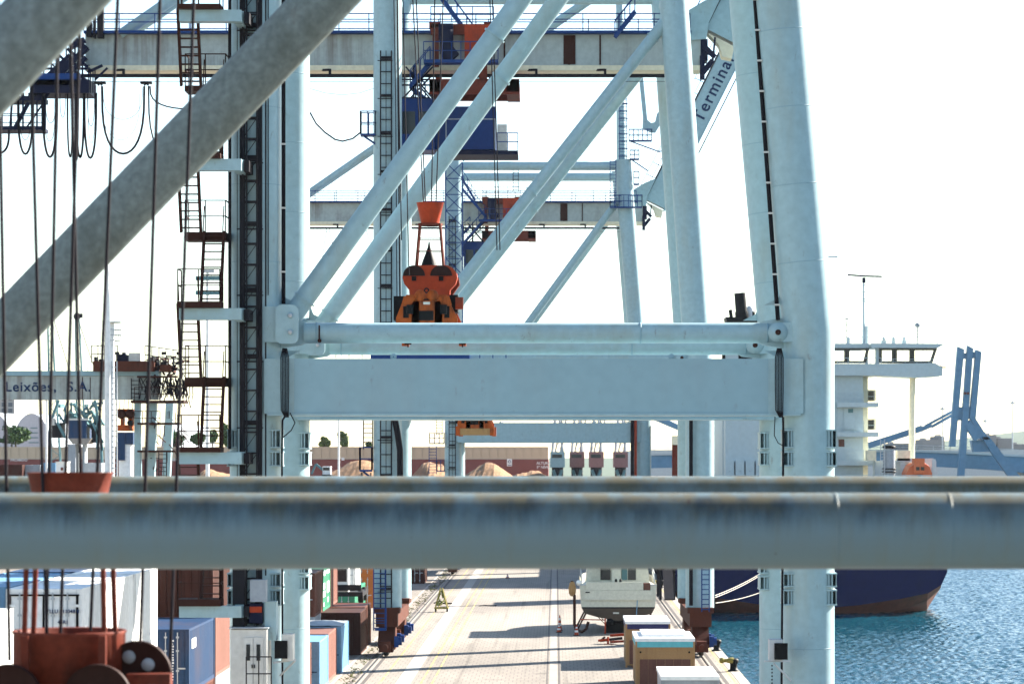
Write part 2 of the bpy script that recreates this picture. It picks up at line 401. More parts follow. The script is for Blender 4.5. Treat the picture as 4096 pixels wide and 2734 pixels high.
waves(QE-.2, 72, 165, 430, .24, .4)
MB().span((-4000, -300, -9), (4000, 7000, -3.35)).build('sea', 'water', kind='structure')
# land beyond the basin
MB().span((-2500, 640, -8), (300, 2600, .3)).build('far_ground', 'concrete_plain', kind='structure')
hl = MB(); n = 90
for i in range(n):
    xa, xb = -900+i*36, -900+(i+1)*36
    za = 22+7*math.sin(i*.35)+4*math.sin(i*.91+1); zb = 22+7*math.sin((i+1)*.35)+4*math.sin((i+1)*.91+1)
    if xa < 90: za = zb = 3
    hl.quad((xa, 1250, -6), (xb, 1250, -6), (xb, 1500, zb), (xa, 1500, za))
    hl.quad((xa, 1500, za), (xb, 1500, zb), (xb, 2300, zb+8), (xa, 2300, za+8))
hl.build('hills', 'hill', kind='structure')

# ------------------------------------------------------------------ ship-to-shore cranes
def leg_path(x, y, knee, lean, z0=2.9, z1=42.5):
    pts = [(x, y, z0)]
    if knee:
        for k in (-.5, 0, .5): pts.append((x-max(0, k)*lean, y, 16.5+k))
        pts.append((x-lean*(z1-16.5), y, z1))
    else: pts.append((x, y, z1))
    return pts
def bogies(c, x, ys, side):
    MB().span((x-.66, ys[0]-1.1, 1.78), (x+.66, ys[1]+1.1, 2.62)).build('sill_beam', 'rust_red', c)
    for y in ys: MB().span((x-.80, y-1.25, 2.623), (x+.80, y+1.25, 2.95)).build('foot_plate', 'rust_red', c)
    for y in ys:
        b = MB().prism([(x-.5, y-1.9, .75), (x-.5, y-.7, 1.75), (x-.5, y+.7, 1.75), (x-.5, y+1.9, .75), (x-.5, y+1.7, .55), (x-.5, y-1.7, .55)], (1.0, 0, 0))
        for dy in (-1.3, 1.3):
            b.span((x-.42, y+dy-.75, .3), (x-.27, y+dy+.75, .8)); b.span((x+.27, y+dy-.75, .3), (x+.42, y+dy+.75, .8))
        b = b.build('bogie', 'rust_red', c)
        for dy in (-1.75, -.9, .9, 1.75):
            MB().lathe((x, y+dy, .42), [(0, -.14), (.30, -.14), (.34, -.1), (.34, .1), (.30, .14), (0, .14)], 16, 'X').build('wheel', 'rail_steel', b)
        for dy in (-1.6, 1.3):
            MB().tube((x+.55*side, y+dy, .95), (x+.95*side, y+dy, .95), .24, n=12).span((x+.5*side, y+dy-.28, .6), (x+.75*side, y+dy+.28, 1.25)).build('drive_motor', 'blue_steel', b)
        MB().span((x-.3, y-2.6, .35), (x+.3, y-1.9, 1.0)).tube((x, y-2.95, .65), (x, y-2.6, .65), .18).build('buffer', 'rust_red', b)

CM_ST = {}
def crane(name, label, yn, yf, xl, xr, rad, portal, lean, detail, tube_z=16.43, girder=True):
    c = thing(name, label, 'crane', ((xl+xr)/2, (yn+yf)/2, 0))
    ym = (yn+yf)/2; nseg = 40 if detail else 28
    rings = (13.02, 12.42, 12.26, 11.78, 8.02, 7.58, 7.44, 6.94)
    for y in (yn, yf):
        for x, kn in ((xl, False), (xr, True)):
            lg = MB().path(leg_path(x, y, kn, lean), rad, nseg).build('leg', 'crane_white', c)
            if detail:
                sm_ = CM_ST.setdefault('seam', MB().lathe((0, 0, 0), [(rad-.01, -.02), (rad+.006, -.012), (rad+.006, .012), (rad-.01, .02)], nseg).mesh('weld_seam', 'crane_grey'))
                for z in (18.9, 21.6, 24.3, 27.0, 9.8, 5.4):
                    q_ = piece(sm_, 'weld_seam', lg, (x-(lean*(z-16.5) if kn and z > 16.5 else 0), y, z))
                    if kn and z > 16.5: q_.rotation_euler.y = -math.atan(lean)
                pm_ = CM_ST.setdefault('plate', MB().span((-rad-.03, -rad*.80, -.025), (rad+.03, rad*.80, .025)).mesh('splice_plate', 'crane_white'))
                for z in rings: piece(pm_, 'splice_plate', lg, (x, y, z))
                for (za, zb) in ((12.42, 13.02), (11.78, 12.26), (7.58, 8.02), (6.94, 7.44)):
                    hz_ = zb-za-.05
                    wm_ = CM_ST.setdefault(round(hz_, 2), MB().span((-.012, -rad*.74, 0), (.012, rad*.74, hz_)).mesh('splice_wall', 'crane_white'))
                    fm_ = CM_ST.setdefault(('f', round(hz_, 2)), MB().span((-.02, -.04, 0), (.02, .04, hz_)).mesh('stiffener', 'crane_white'))
                    for sx in (-1, 1):
                        piece(wm_, 'splice_wall', lg, (x+sx*(rad+.002), y, za+.025))
                        for q_ in (.72, .84): piece(fm_, 'stiffener', lg, (x+sx*rad*q_, y-rad*.74, za+.025))
    # portal beams, braces
    for y in (yn, yf):
        pb = MB().span((xl+1.42, y-.97, portal[0]), (xr-1.47, y+.72, portal[1])).build('portal_beam', 'crane_grey' if detail else 'crane_white', c)  # farther cranes' beams take the paler paint to put haze into their colour
        MB().span((xl+.38, y-.968, portal[0]+.002), (xl+1.418, y+.70, portal[1]-.002)).build('beam_end', 'crane_white', pb); MB().span((xr-1.468, y-.968, portal[0]+.002), (xr-.26, y+.70, portal[1]-.002)).build('beam_end', 'crane_white', pb)
        MB().span((xl+.5, y-1.03, portal[0]-.07), (xr-.36, y+.78, portal[0]-.002)).build('flange_plate', 'crane_white', pb)
        for x in (xl+1.42, xr-1.47):
            MB().span((x-.012, y-.985, portal[0]+.02), (x+.012, y-.972, portal[1]-.02)).build('weld_seam', 'crane_white', pb)
        for x in (PX(1575, 105), PX(2685, 105)):
            MB().lathe((x, y-.5, portal[1]+.08), [(.02, -.04), (.11, -.04), (.11, .04), (.02, .04)], 14, 'Y').build('lifting_lug', 'crane_white', pb)
        tz = tube_z
        t = MB().tube((xl+1.7, y, tz), (xr-1.25, y, tz), .36, n=32).build('tie_tube', 'crane_white', c)
        for x in (xl+2.15, xr-1.45, xl+13.5):
            MB().lathe((x, y, tz), [(.35, -.03), (.378, -.025), (.378, .025), (.35, .03)], 32, 'X').build('weld_band', 'crane_grey', t)
        # fork ends and gusset plates with pins
        for sx, xx in ((1, xl), (-1, xr)):
            a = xx+sx*.75; b_ = xx+sx*1.6
            MB().prism([(a, y-.16, tz-.55), (b_, y-.16, tz-.42), (xx+sx*1.95, y-.16, tz-.2), (xx+sx*1.95, y-.16, tz+.2), (b_, y-.16, tz+.42), (a, y-.16, tz+.55)], (0, .32, 0)).build('fork_end', 'crane_white', t)
        gp = []; cx, cz, hw, hh, rr = xl+1.18, tz+.27, .40, .68, .22
        for qx, qz, a0 in ((1, 1, 0), (-1, 1, 90), (-1, -1, 180), (1, -1, 270)):
            for k in range(5):
                a = R(a0+k*22.5); gp.append((cx+qx*(hw-rr)+rr*math.cos(a), y-1.02, cz+qz*(hh-rr)+rr*math.sin(a)))
        g = MB().prism(gp, (0, .12, 0)).span((xl+.2, y-.9, cz-.62), (xl+1.3, y+.5, cz+.62)).build('gusset_plate', 'crane_white', c)
        for dz in (.3, -.28):
            MB().lathe((cx+.12, y-1.08, cz+dz), [(0, -.01), (.075, -.01), (.075, .06)], 16, 'Y').build('pin', 'galv', g)
            MB().lathe((cx+.12, y-1.05, cz+dz), [(.075, -.03), (.10, -.03), (.10, .03), (.075, .03)], 16, 'Y').build('pin_collar', 'crane_grey', g)
        e = MB().lathe((xr-1.12, y-.62, tz), [(0, -.08), (.34, -.08), (.34, .08), (0, .08)], 28, 'Y').span((xr-1.12, y-.68, tz-.335), (xr-.4, y-.3, tz+.335)).build('eye_plate', 'crane_white', c)
        MB().lathe((xr-1.12, y-.72, tz), [(0, -.04), (.10, -.04), (.10, .05)], 16, 'Y').build('pin', 'rust', e)
        for z, s_ in ((tz+.98, 1), (tz-.62, -1)):
            for xx, sx in ((xl, 1), (xr, -1)):
                b0 = xx+sx*(rad-.1)
                MB().prism([(b0, y-.05, z), (b0+sx*.75, y-.05, z), (b0+sx*.25, y-.05, z+s_*.25), (b0+sx*.05, y-.05, z+s_*.8), (b0, y-.05, z+s_*.9)], (0, .1, 0)).build('gusset_fin', 'crane_white', c)
        a = Vector((xl+1.0, y, tz+.22)); b_ = Vector((xr-lean*22.4-.35, y, 38.9))
        dg = MB().tube(a, b_, .36, n=32).build('diagonal_brace', 'crane_white', c)
        u = (b_-a).normalized()
        for t_ in (1.2, 12.6, (b_-a).length-1.6):
            q = a+u*t_; MB().tube(q-u*.03, q+u*.03, .42, n=32).build('flange_ring', 'crane_white', dg)
        MB().tube((xl, y, 41.9), (xr-lean*25.4, y, 41.9), .45, n=24).build('upper_tie_tube', 'crane_white', c)
    for x in (xl, xr-lean*25.4):
        MB().tube((x, yn, 41.2), (x, yf, 41.2), .4, n=20).build('cross_tube', 'crane_white', c)
    bogies(c, xl, (yn, yf), 1); bogies(c, xr, (yn, yf), 1)
    # girder with walkway, festoon rail, back stay, raised boom
    gl, gr, z0, z1 = -29.5, 9.1, 36.6, 38.55
    gd = MB().span((gl, ym-.8, z0), (gr, ym+.8, z1)).build('girder', 'girder_white', c)
    MB().span((gl, ym-1.0, z0-.32), (gr, ym+1.0, z0-.003)).build('bottom_flange', 'ship_cream', gd)
    MB().span((gl, ym-1.5, z1+.003), (gr-.6, ym-.5, z1+.16)).build('walkway', 'blue_steel', gd)
    rl = MB(); railing(rl, (gl, ym-1.48, z1+.16), (gr-.7, ym-1.48, z1+.16), 1.05, 2.2, .03)
    railing(rl, (gl, ym+.9, z1), (gr-.7, ym+.9, z1), 1.2, 3.1, .03); rl.build('railing', 'blue_steel', gd)
    for x in (-3.2, .85, 2.8):
        MB().span((x-.05, ym-.87, z0+.05), (x+.05, ym-.803, z1-.05)).build('stiffener', 'rust', gd)
    MB().span((.50, ym-.86, z0+.08), (1.25, ym-.803, z1-.05)).build('splice_plate', 'rust', gd)
    fr = MB().span((gl, ym-1.6, 35.78), (xr-lean*20-.2, ym-1.35, 35.98))
    fr.bar((gl, ym-1.5, 35.52), (xr-lean*20, ym-1.5, 35.52), .03)
    for k in range(9):
        x = gl+2.5+k*4.3
        fr.bar((x, ym-1.47, 35.98), (x, ym-1.47, z0-.3), .16, .2); fr.bar((x, ym-1.47, z0-.35), (x-.5, ym-.9, z0-.3), .14)
    fr.build('festoon_rail', 'dark_steel', gd)
    ap = Vector((xr-lean*26-.2, ym, 62))
    for y in (ym-3.5, ym+3.5):
        MB().tube((xr-lean*25.8, y, 42), ap+Vector((0, (y-ym)*.3, 0)), .42, .35, n=20).build('mast', 'crane_white', c)
        MB().tube(ap+Vector((0, (y-ym)*.3, 0)), (-27.3, ym+(y-ym)*.16, z1), .36, n=20).build('back_stay', 'crane_white', c)
    MB().tube((xr-lean*25.8, ym-6, 42), (xr-lean*25.8, ym+6, 42), .45, n=20).build('cross_tube', 'crane_white', c)
    ang = R(63.3); u = Vector((math.cos(ang), 0, math.sin(ang))); v = Vector((math.sin(ang), 0, -math.cos(ang)))
    hp = Vector((9.35, ym, 38.75)); q = hp+v*1.1
    bm = MB().bar(q+u*.2, q+u*34, 1.6, 2.15, up=-v).build('boom', 'crane_white', c)
    MB().bar(hp-v*.06+u*.1, hp-v*.06+u*34, 1.7, .16, up=-v).build('boom_rail', 'dark_steel', bm)
    MB().bar(hp+v*2.22, hp+v*2.22+u*34, 1.7, .16, up=-v).build('boom_rail', 'crane_grey', bm)
    MB().bar(hp+v*2.75+u*.5, hp+v*2.75+u*34, .12, .12).build('boom_rail', 'dark_steel', bm)
    wl = MB()
    for k in range(24):
        a = hp+u*(1.2+k*1.4)+Vector((0, -.8, 0)); wl.bar(a, a-v*1.15, .07)
    for t_ in (.45, 1.12): wl.bar(hp+u*1.2-v*t_+Vector((0, -.8, 0)), hp+u*33-v*t_+Vector((0, -.8, 0)), .06)
    wl.build('walkway_railing', 'blue_steel', bm)
    for y in (ym-.95, ym+.95):
        MB().prism([hp+Vector((-1.5, y-ym-.06, 1.0)), hp+Vector((-1.6, y-ym-.06, .1)), hp+Vector((-1.1, y-ym-.06, -.6)), hp+Vector((.1, y-ym-.06, -.5)), hp+u*.6+Vector((0, y-ym-.06, 0)),
                    hp+u*2.6-v*.05+Vector((0, y-ym-.06, 0)), hp+u*1.7-v*.85+Vector((0, y-ym-.06, 0))], (0, .12, 0)).build('hinge_plate', 'crane_white', bm)
    MB().prism([hp+v*.2+Vector((0, -.7, 0)), hp+v*2.1+Vector((0, -.7, 0)), hp+v*2.3-u*.75+Vector((0, -.7, 0)), hp+v*1.7-u*.9+Vector((0, -.7, 0)), hp+v*1.2-u*.35+Vector((0, -.7, 0))], (0, 1.4, 0)).build('boom_heel', 'ship_cream', bm)
    MB().span((gr+.002, ym-.9, z0+.3), (gr+.45, ym+.6, z1-.3)).bar((gr+.2, ym-.95, z0+1.2), (gr+.9, ym-.95, z0+.5), .3).bar((gr+.9, ym-.95, z1-.2), (gr+.75, ym-.95, z0+.2), .12).bar((gr+.75, ym-.95, z0+.3), (gr+.1, ym-.95, z0-.5), .34).bar((gr+.1, ym-.9, z0+.6), (gr+.1, ym-.9, z0-.9), .3).build('buffer_frame', 'navy_steel', gd)
    # lift mast up the landward leg
    x0 = xl-.04
    lm = MB(); my = yn-rad-.14
    for dx, w_ in ((-.32, .18), (-.17, .05), (.28, .17)) if detail else ((-.33, .08), (0, .04), (.33, .08)):
        lm.bar((x0+dx, my, 2.6), (x0+dx, my, 36.7), w_)
        if detail: lm.bar((x0+dx*.8, my-.45, 2.6), (x0+dx*.8, my-.45, 36.7), .05)
    lm = lm.build('lift_mast', 'dark_steel', c)
    if detail:
        bm_ = MB().bar((-.26, -.45, 0), (.24, -.45, .725), .025).bar((-.3, -.45, 0), (-.3, 0, .36), .025).bar((.26, -.45, .36), (.26, 0, .725), .025).bar((-.28, -.45, 0), (.26, -.45, 0), .04).mesh('mast_bracing', 'dark_steel')
        for k in range(46): piece(bm_, 'mast_bracing', lm, (x0, my, 2.8+k*.725))
    rm = MB().bar((-.33, 0, 0), (.33, 0, 0), .06).mesh('rung', 'dark_steel')
    tm = MB().bar((-.52, 0, 0), (.40, 0, 0), .05).bar((-.38, .0, .12), (.38, 0, .12), .04).bar((-.3, 0, .2), (.3, 0, .2), .12).mesh('mast_tie', 'dark_steel')
    for k in range(47): piece(rm, 'rung', lm, (x0, yn-rad-.14, 2.8+k*.725))
    for k in range(15): piece(tm, 'mast_tie', lm, (x0, yn-rad-.10, 3.9+k*2.3))
    return c, gd, bm

crane_a, gird_a, boom_a = crane('quay_crane', 'white quay crane in front with brown zigzag stairs on its landward leg', 105.3, 117.3, -10.52, 8.88, .91, (13.59, 15.5), .088, True)
crane_b, gird_b, boom_b = crane('quay_crane', 'second quay crane whose long white girder crosses the top of the picture', 183, 195, -10.24, 8.80, .87, (15.3, 17.2), .068, False, 18.1)
crane_c, gird_c, boom_c = crane('quay_crane', 'farthest quay crane, its raised boom lettered Terminal', 308, 320, -10.52, 8.96, .86, (13.62, 15.56), .080, False)
ang = R(63.3); u = Vector((math.cos(ang), 0, math.sin(ang))); v = Vector((math.sin(ang), 0, -math.cos(ang)))
hp = Vector((9.35, 314, 38.75))
text('Terminal', 1.78, 'tint_blue_text', boom_c, hp+u*9.9+v*1.68+Vector((0, -.815, 0)), (R(90), -ang, 0), bold=.016, spacing=1.17)

# ---- details on the front crane
yn = 105.3; fx = yn-.91
# cable trays beside the legs
def tray(c, pts, w_, clamp):
    t = MB()
    for k in range(5):
        dx = (k-2)*w_/5; t.path([p+Vector((dx, -.03*(k % 2), 0)) for p in pts], w_/9, 5)
    t.path(pts, w_/3, 6)
    t = t.build('cable_tray', 'cable', c)
    cm = MB().span((-w_*.62, -.16, -.03), (w_*.62, -.10, .03)).mesh('cable_clamp', 'pale')
    a, b = pts[0], pts[-1]; n_ = int((b-a).length/clamp)
    for k in range(n_): piece(cm, 'cable_clamp', t, a.lerp(b, (k+.5)/n_))
tray(crane_a, [P(3112, 1280, 105.0), P(3016, -60, 105.0)], .15, .98)
tray(crane_a, [P(1134, 1215, 105.0), P(1134, -60, 105.0)], .14, 2.0)
for x in (1139, 3117):
    hb = MB(); rnd = random.Random(x)
    for k in range(6):
        dx = (k-2.5)*6.2
        hb.path([P(x+dx*.5, 1392, 104.15), P(x+dx, 1430, 104.1), P(x+dx, 1560, 104.05), P(x+dx*.9, 1640, 104.1), P(x+dx*.4+8, 1668, 104.2)], .019, 6)
    hb.build('hose_bundle', 'cable', crane_a)
MB().path([P(1145, 1655, 104.2), P(1130, 1680, 104.3), P(1128, 1800, 104.3), P(1130, 2760, 104.3)], .035, 6).build('power_cable', 'cable', crane_a)
MB().path([P(1160, 1650, 104.15), P(1180, 1690, 104.1), P(1165, 1720, 104.1), P(1130, 1750, 104.2)], .02, 6).build('power_cable', 'cable', crane_a)
MB().path([P(3132, 1668, 104.2), P(3133, 1700, 104.3), P(3132, 2000, 104.3), P(3126, 2760, 104.3)], .04, 6).build('power_cable', 'cable', crane_a)
MB().path([P(3100, 1665, 104.3), P(3097, 1740, 104.3), P(3112, 1770, 104.3), P(3130, 1780, 104.3)], .016, 6).build('power_cable', 'cable', crane_a)
# thin pipes and dark conduit on the landward leg
MB().bar(P(919, -80, 104.6), P(919, 1795, 104.6), .105).build('conduit', 'dark_steel', crane_a)
MB().bar(P(949, -80, 104.45), P(949, 2300, 104.45), .022).build('conduit', 'dark_steel', crane_a)
MB().bar(P(1063, -80, 104.5), P(1063, 2300, 104.5), .045).build('conduit', 'dark_steel', crane_a)
MB().bar(P(1073, -80, 104.5), P(1073, 1180, 104.5), .03).build('conduit', 'cable', crane_a)
# pipe stubs and bolts under the tie tube
for x in (1632, 1850):
    MB().bar(P(x-14, 1375, 105), P(x+14, 1375, 105), .05).bar(P(x, 1375, 105), P(x, 1388, 105), .05).build('lug', 'rust', crane_a)
MB().lathe(P(1278, 1362, 104.9), [(0, -.05), (.07, -.05), (.07, .05), (0, .05)], 12, 'Y').bar(P(1277, 1300, 104.92), P(1277, 1360, 104.92), .05).build('drain_pipe', 'rust', crane_a)
# zigzag stairs: platforms on white brackets, treads between stringers
st = MB(); stair = MB().bar(P(728, -60, 104), P(728, 40, 104), .04).build('staircase', 'rust', crane_a)
def platform(x0, x1, yt, yb, d, beam):
    a, b = P(x0, yt, d), P(x1, yb, d)
    pl = MB().span((a.x, d-.55, b.z), (b.x, d+.55, a.z)).build('platform', 'rust', stair)
    r_ = MB(); z = a.z
    railing(r_, (a.x+.02, d-.52, z), (b.x-.02, d-.52, z), 1.1, .75, .018); railing(r_, (a.x+.02, d-.52, z), (a.x+.02, d+.5, z), 1.1, 1, .018)
    railing(r_, (b.x-.02, d-.52, z), (b.x-.02, d+.5, z), 1.1, 1, .018); r_.build('railing', 'rust', stair)
    if beam:
        MB().span((a.x+.04, d-.3, b.z-.40), (-10.75, d+.2, b.z-.004)).build('bracket_beam', 'crane_white', stair)
        MB().span((-11.02, d+.25, b.z-.42), (-10.72, 104.5, b.z+.02)).build('bracket_shoe', 'crane_white', stair)
        MB().span((-10.70, d+.1, b.z-.40), (-10.52, 104.4, b.z-.02)).build('bracket_clamp', 'dark_steel', stair)
    return a.z
def flight(lane, d0, z0, d1, z1):
    xa, xb = ((-13.02, -12.34) if lane == 0 else (-12.22, -11.54))
    s_ = MB()
    for x in (xa, xb):
        s_.bar((x, d0, z0), (x, d1, z1), .09, .2)
        s_.bar((x, d0, z0+.9), (x, d1, z1+.9), .035)
    s_.build('stringer', 'rust', stair)
    n_ = max(4, int(abs(z1-z0)/.27)); tm = MB().span((0, -.11, -.018), (xb-xa, .11, .018)).mesh('tread', 'rust')
    for k in range(n_):
        t_ = (k+.5)/n_; piece(tm, 'tread', stair, (xa, d0+(d1-d0)*t_, z0+(z1-z0)*t_))
DB, DM = 102.9, 104.9
zs = []
for yt, yb, br in ((25, 44, True), (350, 372, False), (618, 638, True), (932, 965, False), (1208, 1233, True), (1510, 1546, False), (1788, 1808, True), (2100, 2130, False), (2392, 2420, True)):
    zs.append((platform(716, 888, yt, yb, DB, True) if br else platform(746, 911, yt, yb, DM, False), br))
for k in range(len(zs)-1):
    (zt, bt), (zb, bb) = zs[k], zs[k+1]
    d_top, d_bot = (DB+.5 if bt else DM-.5), (DB+.5 if bb else DM-.5)
    flight(0 if bt else 1, d_bot, zb, d_top, zt)
# equipment at the foot of the landward leg: lift car, cabinets, electric house
MB().span(P(930, 2700, 103.2), P(990, 2270, 104.2)).build('lift_car', 'dark_steel', crane_a)
eh = MB().span(P(922, 2900, 102.6), P(1085, 2505, 104.2)).build('electric_house', 'pale', crane_a)
MB().span(P(915, 2512, 102.5), P(1092, 2498, 104.2)).build('roof', 'galv', eh)
for x0, x1 in ((973, 1012), (1014, 1053)):
    d_ = MB().span(P(x0, 2880, 102.55), P(x1, 2548, 102.6)).build('door', 'pale', eh)
    MB().span(P(x0+12, 2640, 102.52), P(x1-12, 2575, 102.55)).build('door_window', 'glass_dark', d_)
    MB().span(P(x1-6 if x0 < 1000 else x0+2, 2670, 102.47), P(x1-2 if x0 < 1000 else x0+6, 2655, 102.55)).build('handle', 'black', d_)
r_ = MB(); railing(r_, P(985, 2760, 101.9), P(1085, 2760, 101.9), 1.15, .4, .02); r_.build('railing', 'dark_steel', eh)
MB().span(P(1000, 2405, 103.0), P(1070, 2315, 103.6)).build('cabinet', 'c_grey', crane_a)
MB().span(P(996, 2490, 103.1), P(1055, 2410, 103.6)).build('cabinet', 'navy_steel', crane_a)
MB().span(P(998, 2448, 103.05), P(1048, 2424, 103.1)).build('cabinet_label', 'orange', crane_a)
MB().span(P(1060, 2560, 103.2), P(1112, 2400, 103.9)).build('cabinet', 'crane_white', crane_a)
ac = MB().span(P(1128, 2640, 103.3), P(1180, 2530, 104.1)).build('flood_light_box', 'pale', crane_a)
MB().span(P(1098, 2632, 103.2), P(1150, 2560, 103.29)).build('lamp_louvre', 'black', ac)
MB().bar(P(1095, 2648, 103.2), P(1182, 2636, 103.9), .06).bar(P(1120, 2700, 103.9), P(1180, 2640, 103.4), .05).build('lamp_bracket', 'galv', ac)
ac = MB().span(P(3078, 2640, 103.4), P(3125, 2552, 104.1)).build('flood_light_box', 'galv', crane_a)
MB().span(P(3098, 2636, 103.3), P(3150, 2570, 103.39)).build('lamp_louvre', 'black', ac)
MB().bar(P(3058, 2642, 103.3), P(3162, 2642, 103.9), .06).bar(P(3165, 2720, 103.9), P(3095, 2650, 103.4), .05).build('lamp_bracket', 'galv', ac)
cn = MB()
for k in range(14): cn.lathe(P(3088, 2660+k*14, 103.6), [(.0, -.04), (.035, 0), (0, .04)], 6)
cn.build('hanging_chain', 'black', crane_a)
wk = MB().span((-11.2, 181.6, 18.02), (-5.2, 182.8, 18.3)).build('portal_walkway', 'blue_steel', crane_b)
r_ = MB(); railing(r_, (-13.3, 181.7, 18.05), (-3.0, 181.7, 18.05), 1.05, .8, .03); r_.build('railing', 'blue_steel', crane_b)
# ---- details on the second crane: blue cages on ladders
def cage(c, x0, x1, y0, y1, d, strut=True):
    a, b = P(x0, y1, d), P(x1, y0, d); mb = MB()
    mb.span((a.x, d-.5, a.z), (b.x, d+.5, a.z+.12))
    for x in (a.x, b.x):
        railing(mb, (x, d-.48, a.z+.1), (x, d+.48, a.z+.1), b.z-a.z, .9, .03)
    railing(mb, (a.x, d-.48, a.z+.1), (b.x, d-.48, a.z+.1), b.z-a.z, .5, .03); railing(mb, (a.x, d+.48, a.z+.1), (b.x, d+.48, a.z+.1), b.z-a.z, .5, .03)
    if strut: mb.bar((a.x+.2, d, a.z), (b.x+.9, d, a.z-1.1), .12)
    return mb.build('access_cage', 'blue_steel', c)
cage(crane_b, 1443, 1503, 455, 545, 182.6); cage(crane_b, 1440, 1488, 1795, 1885, 182.6)
ladder(crane_b, 'access_ladder', P(1472, 1795, 182.4), 2.1, .55, .28, 'navy_steel')
ladder(crane_b, 'access_ladder', P(1465, 2100, 182.4), 3.2, .55, .28, 'navy_steel')
ladder(crane_b, 'access_ladder', P(1518, 2520, 181.4), 4.0, .7, .3, 'blue_steel')
ladder(crane_b, 'access_ladder', P(2822, 2445, 181.7), 4.0, .45, .3, 'blue_steel')
MB().bar(P(1500, 2515, 181.3), P(1545, 2515, 181.3), .5, .14).bar(P(1500, 2480, 181.1), P(1545, 2480, 181.1), .05).bar(P(1545, 2515, 181), P(1545, 2430, 181), .05).build('access_platform', 'blue_steel', crane_b)
MB().path([P(1589, -40, 181.9), P(1592, 300, 181.9), P(1600, 1200, 181.9)], .05, 6).path([P(1575, -40, 181.9), P(1583, 400, 181.9), P(1588, 1200, 181.9)], .03, 6).build('power_cable', 'cable', crane_b)
MB().path([P(1576, 1660, 181.9), P(1590, 1730, 181.8), P(1600, 1800, 181.8), P(1601, 1960, 181.8)], .19, 8).build('cable_chain', 'cable', crane_b)
MB().bar(P(2764, 1640, 181.9), P(2764, 2420, 181.9), .22).build('cable_chain', 'cable', crane_b)
def zigzag(c, pts, d, w_=.7):               # blue open stair flights
    s_ = MB()
    for (x0, y0), (x1, y1) in zip(pts[:-1], pts[1:]):
        a, b = P(x0, y0, d), P(x1, y1, d)
        for dy in (0, w_):
            o_ = Vector((0, dy, 0)); s_.bar(a+o_, b+o_, .09, .24); s_.bar(a+o_+Vector((0, 0, 1)), b+o_+Vector((0, 0, 1)), .05)
            for k in range(5): q = a.lerp(b, k/4)+o_; s_.bar(q, q+Vector((0, 0, 1)), .05)
        n_ = int((b-a).length/.32)
        for k in range(n_): q = a.lerp(b, (k+.5)/n_); s_.box(q+Vector((0, w_/2, 0)), (.24, w_, .03))
    return s_.build('stair_flight', 'blue_steel', c)
zigzag(crane_b, [(1750, -30), (1905, 180)], 186.5); zigzag(crane_b, [(1720, 250), (1640, 345)], 186.5); zigzag(crane_b, [(2460, 145), (2540, 45)], 187)
zigzag(crane_b, [(1640, 345), (1700, 395)], 187.5)
zigzag(crane_c, [(1795, 690), (1945, 868), (1790, 1045)], 311.5); zigzag(crane_c, [(1840, 700), (1900, 800)], 316)
cage(crane_c, 1718, 1776, 1735, 1775, 307.6, False); cage(crane_c, 1748, 1778, 1845, 1885, 307.6, False)
ladder(crane_c, 'access_ladder', P(1731, 1895, 307.5), 2.9, .75, .3, 'blue_steel'); ladder(crane_c, 'access_ladder', P(1757, 1740, 307.5), 2.6, .6, .3, 'navy_steel')
ladder(crane_c, 'access_ladder', P(2492, 640, 307.6), 7.5, .7, .35, 'blue_steel'); 
hoop = MB()
for k in range(9): hoop.lathe(P(2493, 625-k*30, 307.2), [(.45, -.03), (.49, -.03), (.49, .03), (.45, .03)], 12)
hoop.build('ladder_hoops', 'blue_steel', crane_c)
cage(crane_c, 2516, 2607, 522, 566, 307.6); cage(crane_c, 2520, 2556, 605, 640, 307.6); cage(crane_c, 2535, 2556, 690, 740, 307.6, False)
cage(crane_c, 2440, 2568, 785, 832, 306.8, False)
ladder(crane_c, 'access_ladder', P(2452, 830, 307), 5.0, .6, .35, 'blue_steel')
ladder(crane_c, 'access_ladder', P(2063, 765, 312), 2.6, .55, .35, 'navy_steel')
MB().bar(P(2529, 1675, 306.8), P(2529, 1960, 306.8), .35).build('cable_chain', 'cable', crane_c)
MB().bar(P(2542, 1675, 306.9), P(2542, 1960, 306.9), .28).build('cable_guide', 'orange', crane_c)
lt = MB()
for x in (1783, 1850):
    for dd in (306.0, 307.0): lt.bar(P(x, 650, dd), P(x, 1290, dd), .12)
for k_ in range(10):
    y = 650+k_*64; lt.bar(P(1783, y, 306), P(1850, y+64, 306), .09); lt.bar(P(1783, y+64, 306), P(1850, y+64, 306), .09); lt.bar(P(1850, y, 307), P(1783, y+64, 307), .07)
lt.build('stair_tower', 'blue_steel', crane_c)
zigzag(crane_c, [(1880, 905), (1800, 985)], 312.5); zigzag(crane_c, [(1850, 640), (1940, 560)], 313)
# folded boom tie hanging with its fork
bt = MB().bar(P(2562, 290, 309), P(2583, 500, 309), .42, .42).prism([P(2572, 470, 308.6), P(2590, 480, 308.6), P(2605, 492, 308.6), P(2620, 488, 308.6), P(2628, 455, 308.6), P(2640, 440, 308.6), P(2640, 500, 308.6), P(2622, 530, 308.6), P(2600, 528, 308.6), P(2570, 512, 308.6)], (0, .6, 0))
bt.build('boom_tie', 'crane_white', crane_c)

